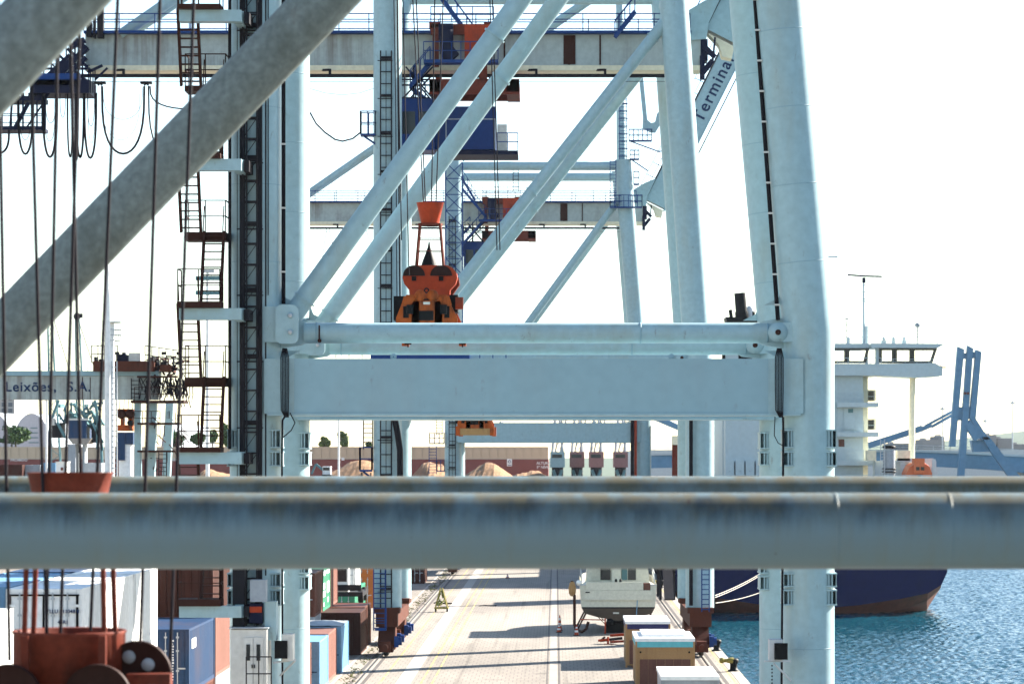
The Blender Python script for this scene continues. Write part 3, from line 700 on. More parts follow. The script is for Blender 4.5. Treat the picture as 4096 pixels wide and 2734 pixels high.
# ------------------------------------------------------------------ trolleys, head blocks, ropes
def trolley(label, x, ym, s_=1):
    t = thing('crane_trolley', label, 'trolley', (x, ym, 35))
    MB().span((x-2.8, ym-2.6, 38.3), (x+1.1, ym-2.2, 38.95)).span((x-2.8, ym+2.2, 38.3), (x+1.1, ym+2.6, 38.95)).span((x-2.9, ym-2.6, 38.72), (x-2.2, ym+2.6, 39.05)).span((x+.5, ym-2.6, 38.72), (x+1.2, ym+2.6, 39.05)).build('top_frame', 'red_oxide', t)
    MB().span((x-.7, ym-2.75, 36.7), (x+.95, ym-2.61, 38.9)).build('side_panel', 'orange', t)
    MB().span((x-2.7, ym-2.5, 36.3), (x-2.3, ym-2.2, 38.8)).span((x+.7, ym+2.2, 35.6), (x+1.1, ym+2.6, 38.8)).span((x-2.7, ym+2.2, 35.6), (x-2.3, ym+2.6, 38.8)).span((x+.2, ym-2.5, 35.5), (x+.7, ym-2.2, 36.7)).build('hanger', 'red_oxide', t)
    MB().span((x-2.9, ym-2.5, 34.75), (x+2.7, ym-1.9, 35.55)).span((x-2.9, ym+1.9, 34.75), (x+2.7, ym+2.5, 35.55)).span((x+1.9, ym-2.5, 34.7), (x+2.7, ym+2.5, 35.5)).span((x-2.9, ym-2.5, 34.7), (x-2.2, ym+2.5, 35.5)).span((x-2.9, ym-2.6, 34.6), (x+2.7, ym-2.4, 34.75)).build('lower_frame', 'red_oxide', t)
    MB().span((x-3.2, ym-3.6, 36.42), (x+1.4, ym-2.5, 36.62)).build('platform', 'blue_steel', t)
    r_ = MB(); railing(r_, (x-3.2, ym-3.58, 36.62), (x+1.4, ym-3.58, 36.62), 1.1, .6, .028); railing(r_, (x-2.8, ym-2.5, 39.05), (x+1.1, ym-2.5, 39.05), 1.0, 1.2, .028); r_.build('railing', 'blue_steel', t)
    MB().tube((x-1.8, ym-3.1, 38.5), (x-1.8, ym-3.1, 37.0), .42, n=12).tube((x-1.8, ym-3.1, 37.2), (x-1.4, ym-3.1, 36.7), .5).span((x-2.3, ym-3.2, 37.9), (x-1.4, ym-2.7, 38.9)).build('hoist_motor', 'navy_steel', t)
    k = MB().span((x-4.8, ym-1.9, 31.2), (x-2.6, ym+1.2, 34.4)).prism([(x-4.8, ym-1.9, 33.0), (x-4.8, ym-1.9, 34.4), (x-5.0, ym-1.9, 34.2), (x-5.1, ym-1.9, 33.2)], (0, 3.1, 0)).build('operator_cab', 'blue_cab', t)
    MB().span((x-4.6, ym-1.93, 32.2), (x-3.8, ym-1.9, 33.6)).span((x-3.6, ym-1.93, 32.2), (x-2.8, ym-1.9, 33.6)).build('cab_window', 'glass_dark', k)
    if s_:
        MB().span((x-2.58, ym-1.2, 31.3), (x+1.2, ym+2.0, 34.0)).build('machinery_room', 'blue_cab', t)
        MB().bar((x-1.9, ym-1.23, 31.3), (x-1.9, ym-1.23, 33.2), .07).bar((x-1.9, ym-1.23, 33.2), (x+1.2, ym-1.23, 33.2), .07).bar((x+1.17, ym-1.23, 33.2), (x+1.17, ym-1.23, 31.3), .07).build('panel_trim', 'c_grey', t)
        MB().span((x-2.3, ym-1.6, 30.95), (x+2.6, ym+2.2, 31.2)).build('floor_frame', 'navy_steel', t)
        r_ = MB(); railing(r_, (x+1.3, ym-1.55, 31.2), (x+2.6, ym-1.55, 31.2), 1.1, .6, .028); r_.build('railing', 'blue_steel', t)
        MB().span((x+1.3, ym-1.0, 31.2), (x+1.9, ym-.4, 32.9)).build('air_conditioner', 'pale', t)
    for yy in (ym-1.8, ym+1.0):
        h_ = MB()
        for (a, b) in (((x-4.6, 34.4), (x-2.6, 36.5)), ((x-2.7, 34.4), (x-4.4, 36.4)), ((x-5, 34.45), (x-2.9, 34.45)), ((x-5, 35.6), (x-2.9, 35.6)), ((x-4.9, 34.4), (x-4.9, 36.5)), ((x-3.9, 34.4), (x-3.9, 36.5))):
            h_.bar((a[0], yy, a[1]), (b[0], yy, b[1]), .1)
        h_.build('cab_hanger', 'navy_steel', t)
    return t
trolley('orange and blue trolley with driver cab under the high white girder', -4.95, 189)
trolley('small orange and blue trolley on the farthest crane girder', -4.75, 314, 0)

def headblock(label, x, y, z0, group='crane spreader head blocks'):
    t = thing('spreader_head_block', label, 'spreader', (x, y, z0), group)
    def L(px, pz, dy=0): return Vector((x+(px-1720)/108, y+dy, z0+(1375-pz)/108))
    fn = MB().lathe(L(1719, 897), [(.34, 0), (.345, .05), (.50, .74), (.52, .75), (.49, .75), (.33, .06), (.33, 0)], 24); fn.build('cable_funnel', 'orange', t)
    MB().lathe(L(1719, 902), [(.34, -.05), (.46, -.05), (.46, .03), (.34, .03)], 24, smooth=False).build('funnel_ring', 'red_oxide', t)
    for sx in (-1, 1):
        for sy in (-1, 1):
            MB().tube(L(1719+sx*40, 900, sy*.3), L(1719+sx*54, 1068, sy*.42), .045, n=8).build('funnel_leg', 'red_oxide', t)
    fb = MB()
    for pz in (960, 1010):
        for sy in (-.36, .36): fb.bar(L(1670, pz, sy), L(1768, pz, sy), .03)
    fb.build('leg_tie', 'red_oxide', t)
    MB().lathe(L(1715, 1068), [(.30, 0), (.24, .2), (.12, .5), (.05, .72), (.02, .9)], 14).build('cable_coil', 'black', t)
    out = [(1655, 1068), (1790, 1068), (1812, 1080), (1826, 1098), (1829, 1118), (1822, 1142), (1800, 1166), (1798, 1206), (1640, 1206), (1637, 1166), (1618, 1142), (1611, 1118), (1614, 1100), (1628, 1080)]
    hs = MB().prism([L(a, b, -.45) for a, b in out], (0, 1.0, 0)).build('sheave_housing', 'orange', t)
    for cx in (1657, 1765):
        pts = [L(cx+44*math.cos(R(a)), 1110-42*math.sin(R(a)), -.50) for a in range(0, 181, 15)]
        MB().prism(pts, (0, .05, 0)).build('sheave', 'sheave_dark', hs)
        MB().span(L(cx-9, 1130, -.49), L(cx+9, 1112, -.452)).build('sheave_slot', 'black', hs)
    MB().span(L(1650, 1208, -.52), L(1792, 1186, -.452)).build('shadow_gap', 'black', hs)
    MB().prism([L(1802, 1100, .3), L(1832, 1112, .3), L(1836, 1140, .3), L(1815, 1170, .3), L(1800, 1190, .3)], (0, .5, 0)).build('side_cheek', 'red_oxide', hs)
    # spreader seen end on: end frame, bosses, twistlocks, main beams running along the quay
    Ls = 3.0
    sp = MB().prism([L(1640, 1200, -Ls), L(1798, 1200, -Ls), L(1812, 1235, -Ls), L(1838, 1290, -Ls), L(1838, 1345, -Ls), L(1600, 1345, -Ls), L(1600, 1290, -Ls), L(1622, 1235, -Ls)], (0, .35, 0)).build('spreader_end_frame', 'orange_dark', t)
    MB().prism([L(1640, 1200, Ls), L(1798, 1200, Ls), L(1838, 1290, Ls), L(1838, 1345, Ls), L(1600, 1345, Ls), L(1600, 1290, Ls)], (0, .35, 0)).build('spreader_end_frame', 'orange_dark', t)
    MB().span(L(1660, 1330, -Ls), L(1690, 1225, Ls)).span(L(1750, 1330, -Ls), L(1780, 1225, Ls)).span(L(1650, 1240, -.8), L(1790, 1205, .8)).build('spreader_beam', 'orange_dark', t)
    for cx in (1694, 1742): MB().lathe(L(cx, 1203, -Ls-.05), [(0, -.05), (.18, -.05), (.21, .05)], 18, 'Y').build('boss', 'orange_dark', sp)
    for sx in (-1, 1): MB().prism([L(1719+sx*45, 1212, -Ls-.08), L(1719+sx*88, 1205, -Ls-.08), L(1719+sx*98, 1240, -Ls-.08), L(1719+sx*62, 1248, -Ls-.08), L(1719+sx*52, 1225, -Ls-.08)], (0, .075, 0)).build('shoulder_plate', 'orange_dark', sp)
    MB().span(L(1680, 1222, -Ls-.04), L(1758, 1216, -Ls)).span(L(1690, 1300, -Ls-.03), L(1746, 1262, -Ls)).build('recess', 'black', sp)
    MB().span(L(1628, 1290, -Ls-.03), L(1650, 1245, -Ls)).build('recess', 'black', sp); MB().span(L(1788, 1290, -Ls-.03), L(1808, 1245, -Ls)).build('recess', 'black', sp)
    MB().lathe(L(1718, 1183, -Ls+.1), [(.05, -.05), (.10, -.05), (.10, .05), (.05, .05)], 16, 'Y').build('lifting_eye', 'dark_steel', sp)
    MB().span(L(1706, 1238, -Ls-.02), L(1732, 1228, -Ls)).build('name_plate', 'pale', sp)
    for cx in (1655, 1785):
        MB().tube(L(cx, 1275, -Ls-.12), L(cx, 1240, -Ls-.12), .13, n=12).build('flipper_motor', 'black', sp)
    for sx in (1604, 1838):
        MB().span(L(sx-14, 1375, -Ls-.1), L(sx+14, 1310, -Ls+.5)).build('corner_guide', 'orange_dark', sp)
        MB().span(L(sx-14, 1375, Ls-.2), L(sx+14, 1310, Ls+.4)).build('corner_guide', 'orange_dark', sp)
    MB().span(L(1600, 1372, -Ls-.05), L(1838, 1325, -Ls+.3)).build('end_beam', 'wood', sp)
    MB().span(L(1580, 1290, -1.2), L(1620, 1195, .6)).span(L(1802, 1260, -1.6), L(1835, 1192, -.4)).build('hydraulic_box', 'black', t)
    MB().span(L(1828, 1250, -2.2), L(1858, 1205, -1.6)).build('lamp_box', 'orange', t)
    return t
headblock('orange spreader head block with flared funnel hanging above the front tie tube', -4.63, 111, 16.3)
headblock('orange spreader below the front portal beam, beside the second crane', -5.1, 192.6, 13.42)
headblock('far orange spreader just visible under the front portal beam', -4.9, 312.5, 15.95)
def rope(p, q, r, label, group='hoist ropes'):
    MB().tube(p, q, r, n=8).build('hoist_rope', 'rope', label=label, cat='rope', group=group)
ORD = ('leftmost', 'second from left', 'third from left', 'rightmost')
for i, (xa, ya, xb, yb) in enumerate(((1694, 812, 1648, -60), (1702, 812, 1662, -60), (1726, 812, 1740, -60), (1744, 812, 1775, -60))):
    rope(P(xa, ya, 111), P(xb, yb, 111), .022, ORD[i]+' of four thin ropes rising from the orange funnel', 'hoist ropes of the front crane')
for i, (xa, ya, xb, yb) in enumerate(((1606, 960, 1588, -60), (1636, 1100, 1610, -60), (1988, 1000, 1958, -60), (2000, 1000, 1968, -60))):
    rope(P(xa, ya, 110), P(xb, yb, 110), .02, ('left thin rope of the pair left of the orange funnel', 'right thin rope of the pair left of the orange funnel', 'left thin rope of the pair right of the orange funnel', 'right thin rope of the pair right of the orange funnel')[i], 'outer ropes of the front crane')

# ---- service platform and festoon at the landward end of the second crane's girder
D2 = 188.0
pf = MB().span(P(120, 372, D2-1.5), P(386, 342, D2+1.5)).build('service_platform', 'navy_steel', crane_b)
MB().span(P(140, 342, D2-1.5), P(350, 318, D2+1.5)).build('deck_beam', 'blue_steel', pf)
LAT = (((235, 300), (350, 190), .34), ((180, 320), (300, 230), .3), ((230, 215), (350, 330), .16), ((250, 320), (345, 230), .3), ((270, 195), (350, 270), .2), ((150, 340), (280, 220), .22), ((300, 160), (345, 200), .4), ((280, 190), (340, 160), .35),
                 ((200, 250), (300, 345), .1), ((170, 275), (360, 275), .14), ((160, 300), (360, 300), .1), ((175, 255), (175, 340), .08), ((205, 235), (205, 340), .08), ((235, 215), (235, 340), .1), ((265, 190), (265, 340), .08), ((300, 180), (300, 340), .1), ((330, 180), (330, 340), .1), ((170, 255), (360, 262), .05))
for dd in (-1.2, 1.0):
    lt = MB()
    for (a, b, t_) in LAT: lt.bar(P(a[0], a[1], D2+dd), P(b[0], b[1], D2+dd), t_)
    lt.build('lattice_frame', 'navy_steel', pf)
lt = MB()
for x in (355, 362, 372, 380): lt.bar(P(x, 275, D2-1), P(x, 372, D2-1), .07)
lt.bar(P(350, 290, D2-1), P(410, 262, D2-1), .16).bar(P(380, 320, D2-1), P(430, 272, D2-1), .12).bar(P(345, 300, D2-1), P(390, 300, D2-1), .06)
lt.build('end_post', 'navy_steel', pf)
for x0, x1, y0_, y1_ in ((372, 385, 150, 70), (388, 418, 150, 35), (345, 371, 145, 95)): MB().span(P(x0, y0_, D2-.6), P(x1, y1_, D2)).build('switch_cabinet', 'dark_steel', pf)
cg = MB()
for y, h_ in ((402, 18), (520, 14)): cg.bar(P(-60, y, D2), P(180, y, D2), 2.4, h_*D2/FPX)
for x in (8, 45, 75, 92, 130, 148, 172, 178):
    for dd in (-1.1, 1.1): cg.bar(P(x, 400, D2+dd), P(x, 522, D2+dd), .10 if x < 170 else .18)
for a, b, t_ in (((55, 520), (115, 410), .22), ((40, 520), (48, 405), .12), ((100, 520), (172, 415), .1)): cg.bar(P(*a, D2-1), P(*b, D2-1), t_)
for y in (455, 462, 490): cg.bar(P(-60, y, D2-1.1), P(175, y, D2-1.1), .05)
for a, b in (((60, 372), (60, 402)), ((90, 372), (90, 402)), ((120, 372), (120, 402)), ((155, 372), (155, 402)), ((175, 402), (195, 372)), ((150, 402), (172, 372))): cg.bar(P(*a, D2-1), P(*b, D2-1), .2)
cg.build('hanging_cage', 'navy_steel', pf)
def loop(pts, r, d, m='cable'):
    MB().path([P(x, y, d) for x, y in pts], r, 6).build('festoon_cable', m, crane_b)
def uloop(x0, x1, yt, yb, d, r, n=16):
    loop([(x0+(x1-x0)*(.5-.5*math.cos(math.pi*k/n)), yt+(yb-yt)*math.sin(math.pi*k/n)**.62) for k in range(n+1)], r, d)
for a in ((408, 577, 345, 615, .07), (412, 570, 350, 478, .015), (405, 560, 350, 560, .012), (594, 800, 345, 640, .05), (600, 905, 345, 436, .045),
          (-40, 36, 520, 612, .07), (72, 132, 380, 616, .07), (76, 126, 400, 560, .02), (172, 228, 370, 628, .075), (176, 222, 400, 565, .02), (182, 224, 380, 492, .02), (270, 292, 372, 628, .055), (306, 335, 372, 630, .07), (338, 385, 372, 632, .07), (350, 378, 372, 505, .02), (352, 380, 372, 574, .015), (300, 312, 372, 640, .06), (240, 262, 372, 470, .02)):
    uloop(a[0], a[1], a[2], a[3], 186.8, a[4])
for x in (400, 585):
    MB().box(P(x, 332, 186.8), (.7, .5, .12)).bar(P(x-9, 326, 186.8), P(x+9, 342, 186.8), .1).bar(P(x+9, 326, 186.8), P(x-9, 342, 186.8), .1).build('festoon_carrier', 'black', crane_b)
for pts, d, r in (([(1240, 450), (1265, 495), (1300, 530), (1340, 558), (1370, 565), (1410, 555), (1445, 528)], 187, .05), ([(1240, 355), (1300, 372), (1370, 380), (1440, 372), (1500, 352)], 188, .015),
                ([(1308, 908), (1300, 960), (1288, 1040)], 312, .03), ([(1316, 908), (1326, 960), (1335, 1000)], 312, .03), ([(1465, 920), (1475, 955), (1490, 985)], 312, .03)):
    MB().path([P(x, y, d) for x, y in pts], r, 6).build('festoon_cable', 'cable', crane_b if d < 300 else crane_c)

# ------------------------------------------------------------------ the crane the camera looks through
yn0, yf0 = 31.5, 44.0
cf = thing('quay_crane', 'nearest quay crane, thick weathered white tubes crossing in front of everything', 'crane', (-1, 38, 0))
for y in (yn0, yf0):
    for x in (-10.8, 8.75):
        MB().tube((x, y, 2.9), (x, y, 36), .85, n=32).build('leg', 'old_white', cf)
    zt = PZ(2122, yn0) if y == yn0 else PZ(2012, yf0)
    tm_ = 'stain_shade_near' if y == yn0 else 'stain_shade_far'; stain_shade_tube(tm_, zt, .42 if y == yn0 else .25)
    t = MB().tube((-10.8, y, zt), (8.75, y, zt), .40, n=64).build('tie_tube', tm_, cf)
    for x in ((3338, 3790) if y == yn0 else ()):
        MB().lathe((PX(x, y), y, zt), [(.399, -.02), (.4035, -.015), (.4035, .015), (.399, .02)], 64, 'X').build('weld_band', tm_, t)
    a = Vector((-10.8, y, 11.07)); dirv = Vector((4.74, 0, 4.94)).normalized()
    MB().tube(a, a+dirv*25, .40, n=64).build('diagonal_brace', 'old_white', cf)
    MB().span((-10.4, y-.8, 8.1-.9), (8.4, y+.8, 8.3)).build('portal_beam', 'old_white', cf)
MB().span((-26, 36.9, 34), (9, 38.6, 36)).build('girder', 'old_white', cf)
bogies(cf, -10.8, (yn0, yf0), 1); bogies(cf, 8.75, (yn0, yf0), 1)
# its head block with cable tub and funnel
DH = 38.0
hb = thing('spreader_head_block', 'large red head block with cable tub at the lower left corner', 'spreader', P(280, 2900, DH))
k = DH/FPX
fn = MB().lathe(P(280, 1960, DH), [(150*k, -140*k), (152*k, -10*k), (168*k, 66*k), (174*k, 72*k), (164*k, 72*k), (146*k, -10*k), (146*k, -140*k)], 36).build('cable_funnel', 'red_oxide', hb)
for x0, x1, dd in ((110, 97, -.25), (148, 133, .25), (408, 418, -.25), (446, 462, .25)):
    MB().tube(P(x0, 2080, DH+dd), P(x1, 2560, DH+dd), .035, n=10).build('funnel_leg', 'red_oxide', hb)
MB().lathe(P(278, 2734, DH), [(0, -.1), (222*k, -.1), (222*k, 200*k), (228*k, 212*k), (224*k, 216*k), (214*k, 212*k), (210*k, 0), (0, 0)], 40).build('cable_tub', 'red_oxide', hb)
MB().lathe(P(278, 2734, DH), [(0, .02), (209*k, .02)], 40).build('cable_coil', 'black', hb)
for x in (100, 410): MB().bar(P(x, 2734, DH-.68), P(x, 2540, DH-.68), .09).build('tub_rib', 'red_oxide', hb)
def sheave(cx, cy, d, r, holes):
    s_ = MB().lathe(P(cx, cy, d), [(0, -.05), (r*.95, -.05), (r, -.08), (r, -.03), (r*.9, 0), (r, .03), (r, .08), (0, .05)], 40, 'Y').build('sheave', 'sheave_dark', hb)
    for (hx, hy, hr) in holes: MB().lathe(P(hx, hy, d-.06), [(0, -.012), (hr*k, -.012), (hr*k, .01)], 20, 'Y').build('sheave_cover', 'c_grey', s_)
sheave(548, 2700, DH-.1, .44, ((515, 2625, 26), (592, 2656, 26)))
sheave(390, 2790, DH-.9, .42, ()); sheave(30, 2790, DH-.9, .42, ())
MB().span(P(505, 2900, DH-.5), P(690, 2688, DH-.25)).build('side_cheek', 'red_oxide', hb)
MB().span(P(-180, 2960, DH-.8), P(680, 2820, DH+.8)).build('block_frame', 'red_oxide', hb)
FR = 'thick dark hoist rope among those hanging at the left, in front of the diagonal'
for i, (xa, ya, xb, yb, dd) in enumerate(((2, 590, 38, 2640, 0), (127, 350, 192, 2700, -.5), (231, 100, 185, 2560, -.3), (283, 200, 325, 1990, .2), (302, 640, 240, 2600, -.4), (471, 0, 362, 2520, .3), (640, 0, 556, 2760, .1), (775, 0, 676, 2760, .15))):
    a, b = P(xa, ya, DH+dd), P(xb, yb, DH+dd); b2 = a+(b-a)*1.0; a2 = b+(a-b)*(1+600/max(600, yb-ya))
    lab = ['leftmost thick dark hoist rope at the left edge of the picture', 'second thick hoist rope from the left edge, dropping past the red funnel', 'third thick hoist rope from the left edge, leaning left as it drops', 'thick hoist rope crossing another just right of the third rope', 'thick hoist rope leaning left where two ropes cross', 'thick hoist rope right above the red funnel rim', 'second rightmost of the thick hoist ropes at left', 'rightmost of the thick hoist ropes, passing the brown stairs'][i]
    rope(a2, b2, .022, lab, 'hoist ropes of the nearest crane')

# ------------------------------------------------------------------ containers
CM = {}
def shell_mesh(L, W, Hc, m, smooth_sides=False):
    key = ('s', L, W, Hc, m, smooth_sides)
    if key in CM: return CM[key]
    mb = MB(); x0, x1 = -W/2, W/2
    per = .28; n = int((L-.3)/per)
    for sx in (x0, x1):
        d = .036*(-1 if sx > 0 else 1); pr = []
        if smooth_sides:
            pr = [(sx, .12), (sx, L-.12)]
        else:
            st_ = (L-.3)/n
            for i in range(n):
                y = .15+i*st_; pr += [(sx, y), (sx, y+st_*.26), (sx+d, y+st_*.5), (sx+d, y+st_*.76)]
            pr.append((sx, L-.15))
        for (xa, ya), (xb, yb) in zip(pr[:-1], pr[1:]): mb.quad((xa, ya, .14), (xb, yb, .14), (xb, yb, Hc-.1), (xa, ya, Hc-.1))
    nr = int(L/.6)
    for i in range(nr):
        ya, yb = .05+i*(L-.1)/nr, .05+(i+1)*(L-.1)/nr; q = (yb-ya)*.3
        mb.quad((x0+.06, ya, Hc-.02), (x1-.06, ya, Hc-.02), (x1-.06, ya+q, Hc-.045), (x0+.06, ya+q, Hc-.045))
        mb.quad((x0+.06, ya+q, Hc-.045), (x1-.06, ya+q, Hc-.045), (x1-.06, yb, Hc-.02), (x0+.06, yb, Hc-.02))
    mb.quad((x0, L-.02, .1), (x1, L-.02, .1), (x1, L-.02, Hc), (x0, L-.02, Hc))
    mb.quad((x0, .05, .1), (x1, .05, .1), (x1, .05, Hc), (x0, .05, Hc))
    CM[key] = mb.mesh('shell', m); return CM[key]
def frame_mesh(L, W, Hc, m):
    key = ('f', L, W, Hc, m)
    if key in CM: return CM[key]
    mb = MB()
    for sx in (-1, 1):
        x = sx*(W/2-.06)
        for y in (.08, L-.08): mb.box((x, y, Hc/2), (.16, .16, Hc))
        mb.box((x, L/2, .08), (.12, L-.33, .16)); mb.box((x, L/2, Hc-.05), (.10, L-.33, .1))
    for y in (.06, L-.06):
        mb.box((0, y, .075), (W-.3, .11, .145)); mb.box((0, y, Hc-.06), (W-.3, .11, .115))
    CM[key] = mb.mesh('frame', m); return CM[key]
def door_mesh(W, Hc, m):
    key = ('d', W, Hc, m)
    if key in CM: return CM[key]
    mb = MB(); hw = W/2-.16
    mb.span((.01, .0, .16), (hw, .04, Hc-.13))
    for k in range(4): z = .3+k*(Hc-.6)/4; mb.span((.05, -.018, z), (hw-.04, -.001, z+(Hc-.6)/4-.12))
    CM[key] = mb.mesh('door', m); return CM[key]
def rod_mesh(Hc, m):
    key = ('r', Hc, m)
    if key in CM: return CM[key]
    mb = MB().tube((0, 0, .14), (0, 0, Hc-.12), .024, n=6).span((-.02, -.03, 1.0), (.32, -.01, 1.06))
    for z in (.3, .9, 1.7, Hc-.35): mb.span((-.06, -.03, z), (.06, .03, z+.07))
    CM[key] = mb.mesh('lock_rod', m); return CM[key]
def container(label, xr_, y0, z0, m, L=12.19, W=2.438, Hc=2.591, reefer=False, group=None, rods='galv', doors=True):
    t = thing('shipping_container', label, 'container', (xr_-W/2, y0, z0), group)
    for me, nm in ((shell_mesh(L, W, Hc, m, reefer), 'shell'), (frame_mesh(L, W, Hc, m), 'frame')):
        o = bpy.data.objects.new(nm, me); C.objects.link(o); o.parent = t
    if doors:
        for s_ in (0, 1):
            o = bpy.data.objects.new('door', door_mesh(W, Hc, m)); C.objects.link(o); o.parent = t; o.location = (0, 0, 0)
            if s_: o.scale.x = -1
            for x in (.3, .78):
                r_ = bpy.data.objects.new('lock_rod', rod_mesh(Hc, rods)); C.objects.link(r_); r_.parent = o; r_.location = (x, -.045, 0)
    return t
XA, XB, XC = -15.5, -14.7, -12.1
YG = 'stacked containers in the yard'
def gaskets(t, x, y, z):
    for a, b in (((-1.16, 2.36), (1.16, 2.42)), ((1.06, .2), (1.14, 2.36)), ((-1.14, .2), (-1.06, 2.36)), ((-.03, .2), (.03, 2.36))): MB().span((x-1.22+a[0], y-.032, z+a[1]), (x-1.22+b[0], y-.006, z+b[1])).build('door_seal', 'black', t)
    for zz in (.5, 1.25, 2.0):
        for a in (-1.2, .92): MB().span((x-1.22+a, y-.045, z+zz), (x-1.22+a+.28, y-.034, z+zz+.09)).build('hinge', 'c_white', t)
t = container('white refrigerated container at the left edge, cut by the picture frame', XA, 73.5, 5.19, 'c_white', reefer=True, group=YG)
rf = container('white refrigerated container with dark code on its doors, behind the red tub', XA, 98, 5.19, 'c_white', L=6.06, reefer=True, group=YG)
gaskets(rf, XA, 98, 5.19)
text('TLLU 511048 8', .17, 'tint_blue_text', rf, Vector((XA-1.12, 97.90, 7.0)), (R(90), 0, 0), bold=.01)
text('45R1', .17, 'tint_blue_text', rf, Vector((XA-.75, 97.90, 6.65)), (R(90), 0, 0), bold=.01)
container('plain white container right behind the coded white one, top tier', XA, 104.3, 5.19, 'c_white', L=6.06, reefer=True, group=YG)
container('white container in the top tier farthest along its row', XA, 110.6, 5.19, 'c_white', L=6.06, reefer=True, group=YG)
for yy, LL, lb in ((73.5, 12.19, 'left edge'), (98, 6.06, 'coded container'), (104.3, 6.06, 'plain container'), (110.6, 6.06, 'farthest container')):
    for lv in (0, 1): container('white container on the %s tier below the %s of the white stack' % (('ground', 'middle')[lv], lb), XA, yy, lv*2.595, 'c_white', L=LL, reefer=True, group=YG, doors=False)
for xx, lv, yy, lb, mm in ((XA-2.6, 2, 99.5, 'white container with blue front, left of the coded white container', 'c_lightblue'), (XA-2.6, 1, 99.5, 'grey container below the blue fronted one', 'c_grey'), (XA-2.6, 2, 112.5, 'dark blue container behind the blue fronted one', 'c_blue'), (XA-2.6, 1, 112.5, 'brown container under the dark blue one', 'c_brown'), (XA-2.6, 0, 99.5, 'brown container at ground level left of the white stack', 'c_brown'), (XA-2.6, 0, 112.5, 'grey container at ground level behind the white stack', 'c_grey'),
                       (XA-2.6, 2, 125.5, 'white container beyond the dark blue one at the left', 'c_white'), (XA-2.6, 1, 125.5, 'brown container under the white one at the far left', 'c_brown'), (XA-2.6, 0, 125.5, 'dark container at ground level at the far left', 'c_darkbrown')):
    container(lb, xx, yy, lv*2.595, mm, group=YG)
BY = 120.2
bl = container('blue container with pale roof and white vertical marking, left of the electric house', XB, BY, 2.595, 'c_blue', L=9.1, group=YG)
vt = MB(); rnd = random.Random(2)
for k_ in range(15): vt.span((XB-.66, BY-.07, 2.595+2.1-k_*.11), (XB-.66+rnd.uniform(.05, .08), BY-.06, 2.595+2.1-k_*.11+rnd.uniform(.04, .08)))
vt.build('vertical_marking', 'text_white', bl)
MB().span((XB+.003, BY+1.0, 2.595+1.75), (XB+.012, BY+2.4, 2.595+2.15)).build('side_sticker', 'c_white', bl)
container('pinkish brown container lined up behind the blue one, same tier', XB, BY+9.4, 2.595, 'c_pink', group=YG)
tb = container('tall dark brown container standing above the far end of the blue one', XB-.12, BY+9.4, 5.19, 'c_darkbrown', group=YG, rods='c_darkbrown')
container('brown container left of the tall dark brown one', XB-2.6, BY+9.4, 5.19, 'c_brown', group=YG)
container('brown container at ground level below the blue one', XB, BY, 0, 'c_brown', L=9.1, group=YG)
container('grey container at ground level below the pinkish brown one', XB, BY+9.4, 0, 'c_grey', group=YG)
container('pink container farther along the row of the blue one', XB, BY+22, 2.595, 'c_pink', group=YG)
container('brown container under the farther pink one', XB, BY+22, 0, 'c_brown', group=YG)

# ground row beside the landward crane rail
container('pink brown container at the bottom edge next to the crane leg', XC-.42, 147.6, 0, 'c_pink', L=6.06, group=YG)
container('light blue container with dark front at the bottom, near the crane leg', XC-.05, 154.3, 0, 'c_lightblue', L=6.06, group=YG, rods='c_blue')
container('narrow strip of a pink container between two light blue ones', XC-.1, 161.0, 0, 'c_pink', L=6.06, group=YG)
ot = container('light blue open container with sagging grey tarpaulin roof', XC+.1, 167.8, 0, 'c_lightblue', L=6.06, group=YG, rods='c_blue')
tp = MB(); rnd = random.Random(4); N = 10
zz = [[2.63+.16*math.sin(math.pi*i/N)*math.sin(math.pi*j/N*1.0+.2)+rnd.uniform(-.02, .02) for j in range(N+1)] for i in range(N+1)]
for i in range(N):
    for j in range(N):
        f = lambda a, b: (XC+.1-2.44+2.44*a/N, 167.8+6.06*b/N, zz[a][b])
        tp._add([f(i, j), f(i+1, j), f(i+1, j+1), f(i, j+1)], [(0, 1, 2, 3)], True)
tp.build('tarpaulin', 'c_grey', ot)
container('dark brown container standing right behind the light blue open one', XC+.18, 183, 0, 'c_darkbrown', L=6.06, group=YG, rods='c_darkbrown')
container('brown container beyond the dark brown one at rail level', XC+.05, 189.6, 0, 'c_brown', L=6.06, group=YG)
for k, (mm, lb) in enumerate((('c_brown', 'brown container on the second tier left of the green one'), ('c_green', 'green container with pale lettering on the second tier'), ('c_pink', 'pink container on the second tier beyond the green one'))):
    t = container(lb, -14.3, 178+k*6.3, 2.595, mm, L=6.06, group=YG)
    if mm == 'c_green':
        for (ya, za, yb, zb) in ((184.6, 4.75, 186.2, 5.05), (184.9, 3.9, 186.0, 4.3), (184.5, 3.45, 186.3, 3.8), (187.6, 3.6, 189.4, 4.3), (187.4, 4.8, 189.6, 5.05), (185.0, 2.85, 185.5, 3.1), (188, 3.0, 189, 3.3)): MB().span((-14.297, ya, za), (-14.288, yb, zb)).build('pale_marking', 'text_white', t)
    container('%s container under the %s one, ground tier' % (('grey', 'brown', 'dark')[k], ('brown', 'green', 'pink')[k]), -14.3, 178+k*6.3, 0, ('c_grey', 'c_brown', 'c_darkbrown')[k], L=6.06, group=YG)
